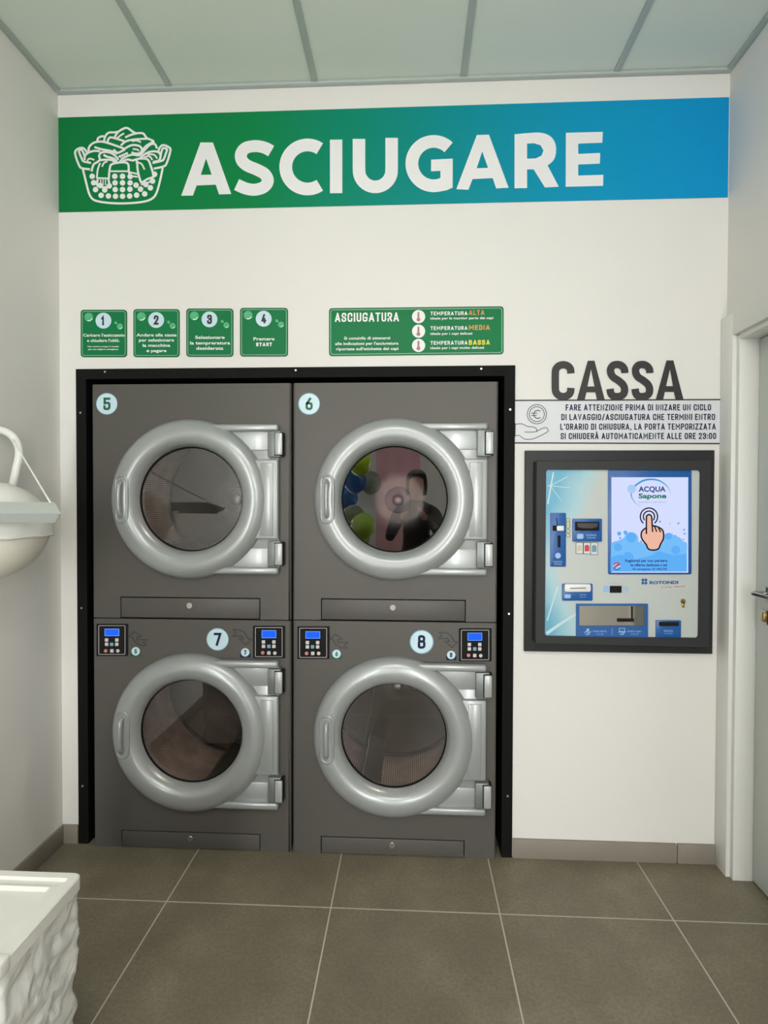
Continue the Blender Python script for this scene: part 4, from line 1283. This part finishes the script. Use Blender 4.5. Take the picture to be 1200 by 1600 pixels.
b.vlathe(cbw.x, YBW + .02, [(.0001, cbw.z + rb * .66), (rb * .35, cbw.z + rb * .62), (rb * .6, cbw.z + rb * .5), (rb * .78, cbw.z + rb * .34), (rb * .86, cbw.z + rb * .2), (rb * .88, cbw.z + .0)], 48)
M['cloth'] = mat('off_white_fabric', (226, 225, 218), 0.9, bump=0.3, bscale=120, var=0.02)
M['bowl'] = mat('cream_plastic_bowl', (222, 219, 206), 0.5)
b.build('padded_cover', M['cloth'], t)
b = MB()
pr = [(rb * .97, cbw.z - .0)]
for i in range(13):
    a = math.radians(5 + 85 * i / 12)
    pr.append((max(.0001, rb * .97 * math.cos(a)), cbw.z - .012 - rb * .97 * math.sin(a)))
b.vlathe(cbw.x, YBW + .02, pr, 48); b.build('bowl', M['bowl'], t)
b = MB()
rows = []
for j, (rr, z) in enumerate(((rb * .985, cbw.z + .012), (rb * 1.0, cbw.z - .01), (rb * 1.0, zmid + .008), (rb * 1.015, zmid), (rb * .985, zmid - .004))):
    rows.append([(cbw.x + (rr + .0022 * math.sin(k * 1.7 + j)) * math.cos(2 * math.pi * k / 60), YBW + .02 + (rr + .0022 * math.sin(k * 1.7 + j)) * math.sin(2 * math.pi * k / 60), z + .002 * math.sin(k * .9)) for k in range(60)])
b.grid(rows, closed_u=True); b.build('fabric_skirt', M['cloth'], t)
YT = YBW + .17
tp = [wp(px_, py_, YT) for px_, py_ in ((-140, 690), (-80, 671), (-30, 667), (0, 671.5), (18, 680), (28, 695), (30, 712), (26, 732), (18, 765), (6, 800))]
tp[0].x = XL
b = MB(); b.tube(spline([tuple(p) for p in tp], 6), .5 * 12.5 * (YT - CY) / FPX, 14); b.build('bent_tube', M['white'], t)
b = MB(); b.tube([wp(20, 687, YT - .018), wp(78.5, 785, YW + .06)], .0026, 8); b.build('cord', M['print_white'], t)

# ------------------------------------------------------------------ white bin with liner bag
ZL = 0.55
pf = hp(124, 1363, ZL); pn = hp(14, 1488, ZL)
bx1 = (pf.x + pn.x) / 2 + .008; by1, by0 = pf.y, pn.y - .01
bx0 = bx1 - .46
by0 = min(by0, by1 - .28)
t = thing('waste_bin', ((bx0 + bx1) / 2, (by0 + by1) / 2, 0), 'white lidded bin with crumpled white liner bag, on floor at lower left', 'bin')
M['lid'] = mat('white_bin_plastic', (232, 231, 224), 0.4)


def rloop(i, z, r):
    return [(x, y, z) for x, y in rrect(bx0 + i, by0 + i, bx1 - i, by1 - i, max(.002, r - i * .5), 5)]


b = MB()
V = b.grid([rloop(.004, ZL - .034, .018), rloop(0, ZL - .032, .018), rloop(0, ZL - .003, .018), rloop(.003, ZL, .018), rloop(.022, ZL, .018), rloop(.026, ZL - .007, .018), rloop(.040, ZL - .007, .018), rloop(.045, ZL - .0035, .018), rloop(.050, ZL - .0035, .018), rloop(.055, ZL - .012, .018)], closed_u=True)
b.bm.faces.new(V[-1]); b.bm.faces.new(list(reversed(V[0])))
b.build('lid', M['lid'], t)
b = MB(); b.box(bx1 - .045, bx1 + .002, by0 - .004, by0 + .03, ZL - .03, ZL + .004, bev=.006, seg=3); b.build('lid_catch', M['lid'], t)
b = MB(); V = b.grid([rloop(.05, .002, .03), rloop(.045, .02, .03), rloop(.03, ZL - .034, .02)], closed_u=True); b.bm.faces.new(V[0]); b.build('bin_body', M['lid'], t)
m, nt, pb = new_mat('white_liner_film')
pb.inputs['Base Color'].default_value = rgb(240, 240, 236); pb.inputs['Roughness'].default_value = 0.35
tl = nt.nodes.new('ShaderNodeBsdfTranslucent'); tl.inputs['Color'].default_value = rgb(235, 235, 232)
tn = nt.nodes.new('ShaderNodeTexNoise'); tn.inputs['Scale'].default_value = 9; tn.inputs['Detail'].default_value = 4; tn.inputs['Distortion'].default_value = 1.2
tc = nt.nodes.new('ShaderNodeTexCoord'); nt.links.new(tc.outputs['Object'], tn.inputs['Vector'])
bp = nt.nodes.new('ShaderNodeBump'); bp.inputs['Strength'].default_value = 0.7; bp.inputs['Distance'].default_value = 0.02
nt.links.new(tn.outputs['Fac'], bp.inputs['Height']); nt.links.new(bp.outputs['Normal'], pb.inputs['Normal'])
ms = nt.nodes.new('ShaderNodeMixShader'); ms.inputs['Fac'].default_value = .15
nt.links.new(pb.outputs['BSDF'], ms.inputs[1]); nt.links.new(tl.outputs['BSDF'], ms.inputs[2]); nt.links.new(ms.outputs['Shader'], nt.nodes['Material Output'].inputs['Surface'])
M['liner'] = m
b = MB()
rows = []
from mathutils import noise
NB = 260
per = []
L_ = rrect(bx0 + .004, by0 + .004, bx1 - .004, by1 - .004, .02, 5)
cum = [0]
for i in range(len(L_)):
    cum.append(cum[-1] + math.dist(L_[i], L_[(i + 1) % len(L_)]))
for k_ in range(NB):
    s = cum[-1] * k_ / NB
    i = max(j for j in range(len(L_)) if cum[j] <= s)
    f = (s - cum[i]) / max(1e-9, cum[i + 1] - cum[i])
    a, c = L_[i], L_[(i + 1) % len(L_)]
    per.append((a[0] + (c[0] - a[0]) * f, a[1] + (c[1] - a[1]) * f))
cxb, cyb = (bx0 + bx1) / 2, (by0 + by1) / 2
for j in range(70):
    v = j / 69
    z = ZL - .03 - v * (ZL - .034)
    row = []
    for x, y in per:
        d = Vector((x - cxb, y - cyb, 0)); dn = d.normalized()
        amp = .002 + .009 * min(1, v * 4)
        q = Vector((x * 8 + z * 3, y * 8 - z * 4, z * 7))
        nn = .7 * noise.noise(q) + .6 * (1 - 3.2 * abs(noise.noise(q * 1.7 + Vector((z * 6, 3, 1))))) + .35 * (1 - 3.2 * abs(noise.noise(q * 3.9 + Vector((7, z * 9, 2)))))
        off = amp * nn + .001 - .022 * v
        row.append((x + dn.x * off * (1 if abs(d.x) > .1 else .6), y + dn.y * off, z))
    rows.append(row)
V = b.grid(rows, closed_u=True); b.bm.faces.new(V[-1])
b.build('liner_bag', M['liner'], t, angle=80)

# ------------------------------------------------------------------ what the glass mirrors: shop side behind the camera
M['pink'] = mat('pink_panel', (226, 170, 178), 0.6)
o = boxes('wall_poster', M['pink'], [(-.47, .12, YF, YF + .012, .55, 2.35)], bev=.002); tag(o, 'pink poster panel on shop front wall between the windows', 'poster')
bal = [((-.59, -4.1, 1.90), .135, 'lime', (160, 185, 20), 'topmost lime green balloon of the bunch'), ((-.68, -4.45, 1.71), .14, 'blue', (20, 90, 165), 'upper deep blue balloon of the bunch'),
       ((-.82, -4.8, 1.51), .14, 'sky', (30, 110, 185), 'lower sky blue balloon, outermost of the bunch'), ((-.53, -5.0, 1.71), .14, 'grey', (130, 140, 120), 'grey green balloon against the pink poster'),
       ((-.70, -4.45, 1.27), .14, 'silver', (120, 130, 100), 'dull olive balloon in the middle of the bunch'), ((-.55, -4.1, 1.18), .14, 'leaf', (140, 180, 25), 'leaf green balloon low in the bunch'),
       ((-.66, -4.75, 1.00), .14, 'moss', (120, 160, 30), 'moss green balloon at the bottom of the bunch')]
for (x, y, z), r, nm, c, lb in bal:
    t = thing('balloon', (x, y, z - r * 1.15), lb, 'balloon', 'balloons by the shop window')
    mm = mat('balloon_' + nm, c, 0.25)
    b = MB()
    pr = []
    for i in range(17):
        a = math.pi * i / 16
        rr = r * math.sin(a); zz = z + r * 1.1 * math.cos(a)
        if math.cos(a) < 0:
            rr *= 1 - .18 * math.cos(a) ** 2
        pr.append((max(.0005, rr), zz))
    b.vlathe(x, y, pr, 28); b.build('balloon_skin', mm, t)
    b = MB(); b.vlathe(x, y, [(.004, z - r * 1.08), (.006, z - r * 1.12), (.012, z - r * 1.16), (.003, z - r * 1.15)], 12); b.build('knot', mm, t)
    b = MB(); b.tube([(x, y, z - r * 1.15), (x + .01, y - .01, z - r * 1.15 - .04), (x - .005, y, z - r * 1.15 - .09)], .0012, 6); b.build('ribbon', M['print_white'], t)

# the photographer, seen mirrored in the round glass: standing behind the camera with a phone held up
pers = thing('person', (.05, -2.80, 0), 'person in black jacket and trousers holding up a phone, mirrored in glass of dryer 6', 'person')
J = []           # (x, y, z, radius)
E_ = []


def joint(x, y, z, r, link=None):
    J.append((x, y, z, r))
    if link is not None:
        E_.append((link, len(J) - 1))
    return len(J) - 1


PX, PY = .05, -2.80
pel = joint(PX, PY, .92, .135)
sp1 = joint(PX, PY + .01, 1.08, .125, pel)
sp2 = joint(PX, PY, 1.26, .145, sp1)
nk0 = joint(PX, PY - .005, 1.41, .075, sp2)
nk1 = joint(PX, PY + .01, 1.475, .05, nk0)
hd0 = joint(PX, PY + .03, 1.56, .078, nk1)
hd1 = joint(PX, PY + .03, 1.64, .082, hd0)
hd2 = joint(PX, PY + .02, 1.70, .05, hd1)
nose = joint(PX, PY + .115, 1.59, .014, hd0)
wrists = []
for sgn in (-1, 1):
    hip = joint(PX + sgn * .09, PY, .86, .095, pel)
    knee = joint(PX + sgn * .10, PY + .02, .48, .062, hip)
    ank = joint(PX + sgn * .105, PY - .01, .09, .042, knee)
    toe = joint(PX + sgn * .115, PY + .14, .035, .035, ank)
    sh = joint(PX + sgn * .17, PY, 1.36, .065, nk0)
    elb = joint(PX + sgn * .25, PY + .10, 1.12, .046, sh)
    wr = joint(PX * .4 + sgn * .085, -2.50, 1.335, .029, elb)
    palm = joint(PX * .4 + sgn * .072, -2.445, 1.365, .026, wr)
    for k, (dz, ln) in enumerate(((.03, .036), (.012, .040), (-.006, .038), (-.022, .030))):
        f1 = joint(PX * .4 + sgn * .062, -2.41, 1.37 + dz, .0095, palm)
        f2 = joint(PX * .4 + sgn * .052, -2.41 + ln * .6, 1.372 + dz, .0085, f1)
        f3 = joint(PX * .4 + sgn * .045, -2.40 + ln * .6, 1.372 + dz, .0075, f2)
    t1 = joint(PX * .4 + sgn * .05, -2.455, 1.395, .011, palm)
    t2 = joint(PX * .4 + sgn * .03, -2.435, 1.415, .0095, t1)
me = bpy.data.meshes.new('body')
o0 = ORIGIN[pers.name]
me.from_pydata([tuple(Vector(j[:3]) - o0) for j in J], E_, [])
body = bpy.data.objects.new('body', me); COL.objects.link(body); body.parent = pers; ORIGIN[body.name] = o0
md = body.modifiers.new('Skin', 'SKIN'); md.use_smooth_shade = True
for v, j in zip(me.skin_vertices[0].data, J):
    v.radius = (j[3], j[3])
me.skin_vertices[0].data[0].use_root = True
sb = body.modifiers.new('Subdivision', 'SUBSURF'); sb.levels = 2; sb.render_levels = 2
m, nt, pb = new_mat('dark_clothes_and_skin')
pos, x_, y_, z_ = position(nt)
head = math_node(nt, 'GREATER_THAN', z_, 1.475)
hand = math_node(nt, 'GREATER_THAN', y_, -2.495)
sk = math_node(nt, 'MAXIMUM', head, hand)
nt.links.new(mix_color(nt, sk, rgb(30, 29, 30), rgb(214, 160, 135)), pb.inputs['Base Color']); pb.inputs['Roughness'].default_value = .7
me.materials.append(m)
b = MB(); b.vlathe(PX, PY + .005, [(.09, 1.52), (.098, 1.58), (.1, 1.65), (.085, 1.715), (.05, 1.745), (.0005, 1.755)], 30)
for v in b.bm.verts:
    if v.co.y > PY + .05 and v.co.z < 1.67:
        v.co.y = PY + .04
b.build('hair', mat('dark_hair', (38, 30, 26), .6), pers)
t = thing('phone', (.02, -2.36, 1.30), 'dark phone held up by the mirrored photographer', 'phone')
boxes('phone_body', M['void'], [(-.017, .057, -2.372, -2.364, 1.315, 1.47)], t, bev=.003)
b = MB()
for zz in (1.452, 1.43):
    b.disc(-.004, -2.364, zz, .008, .002, 18)
b.build('lens', M['steel'], t)
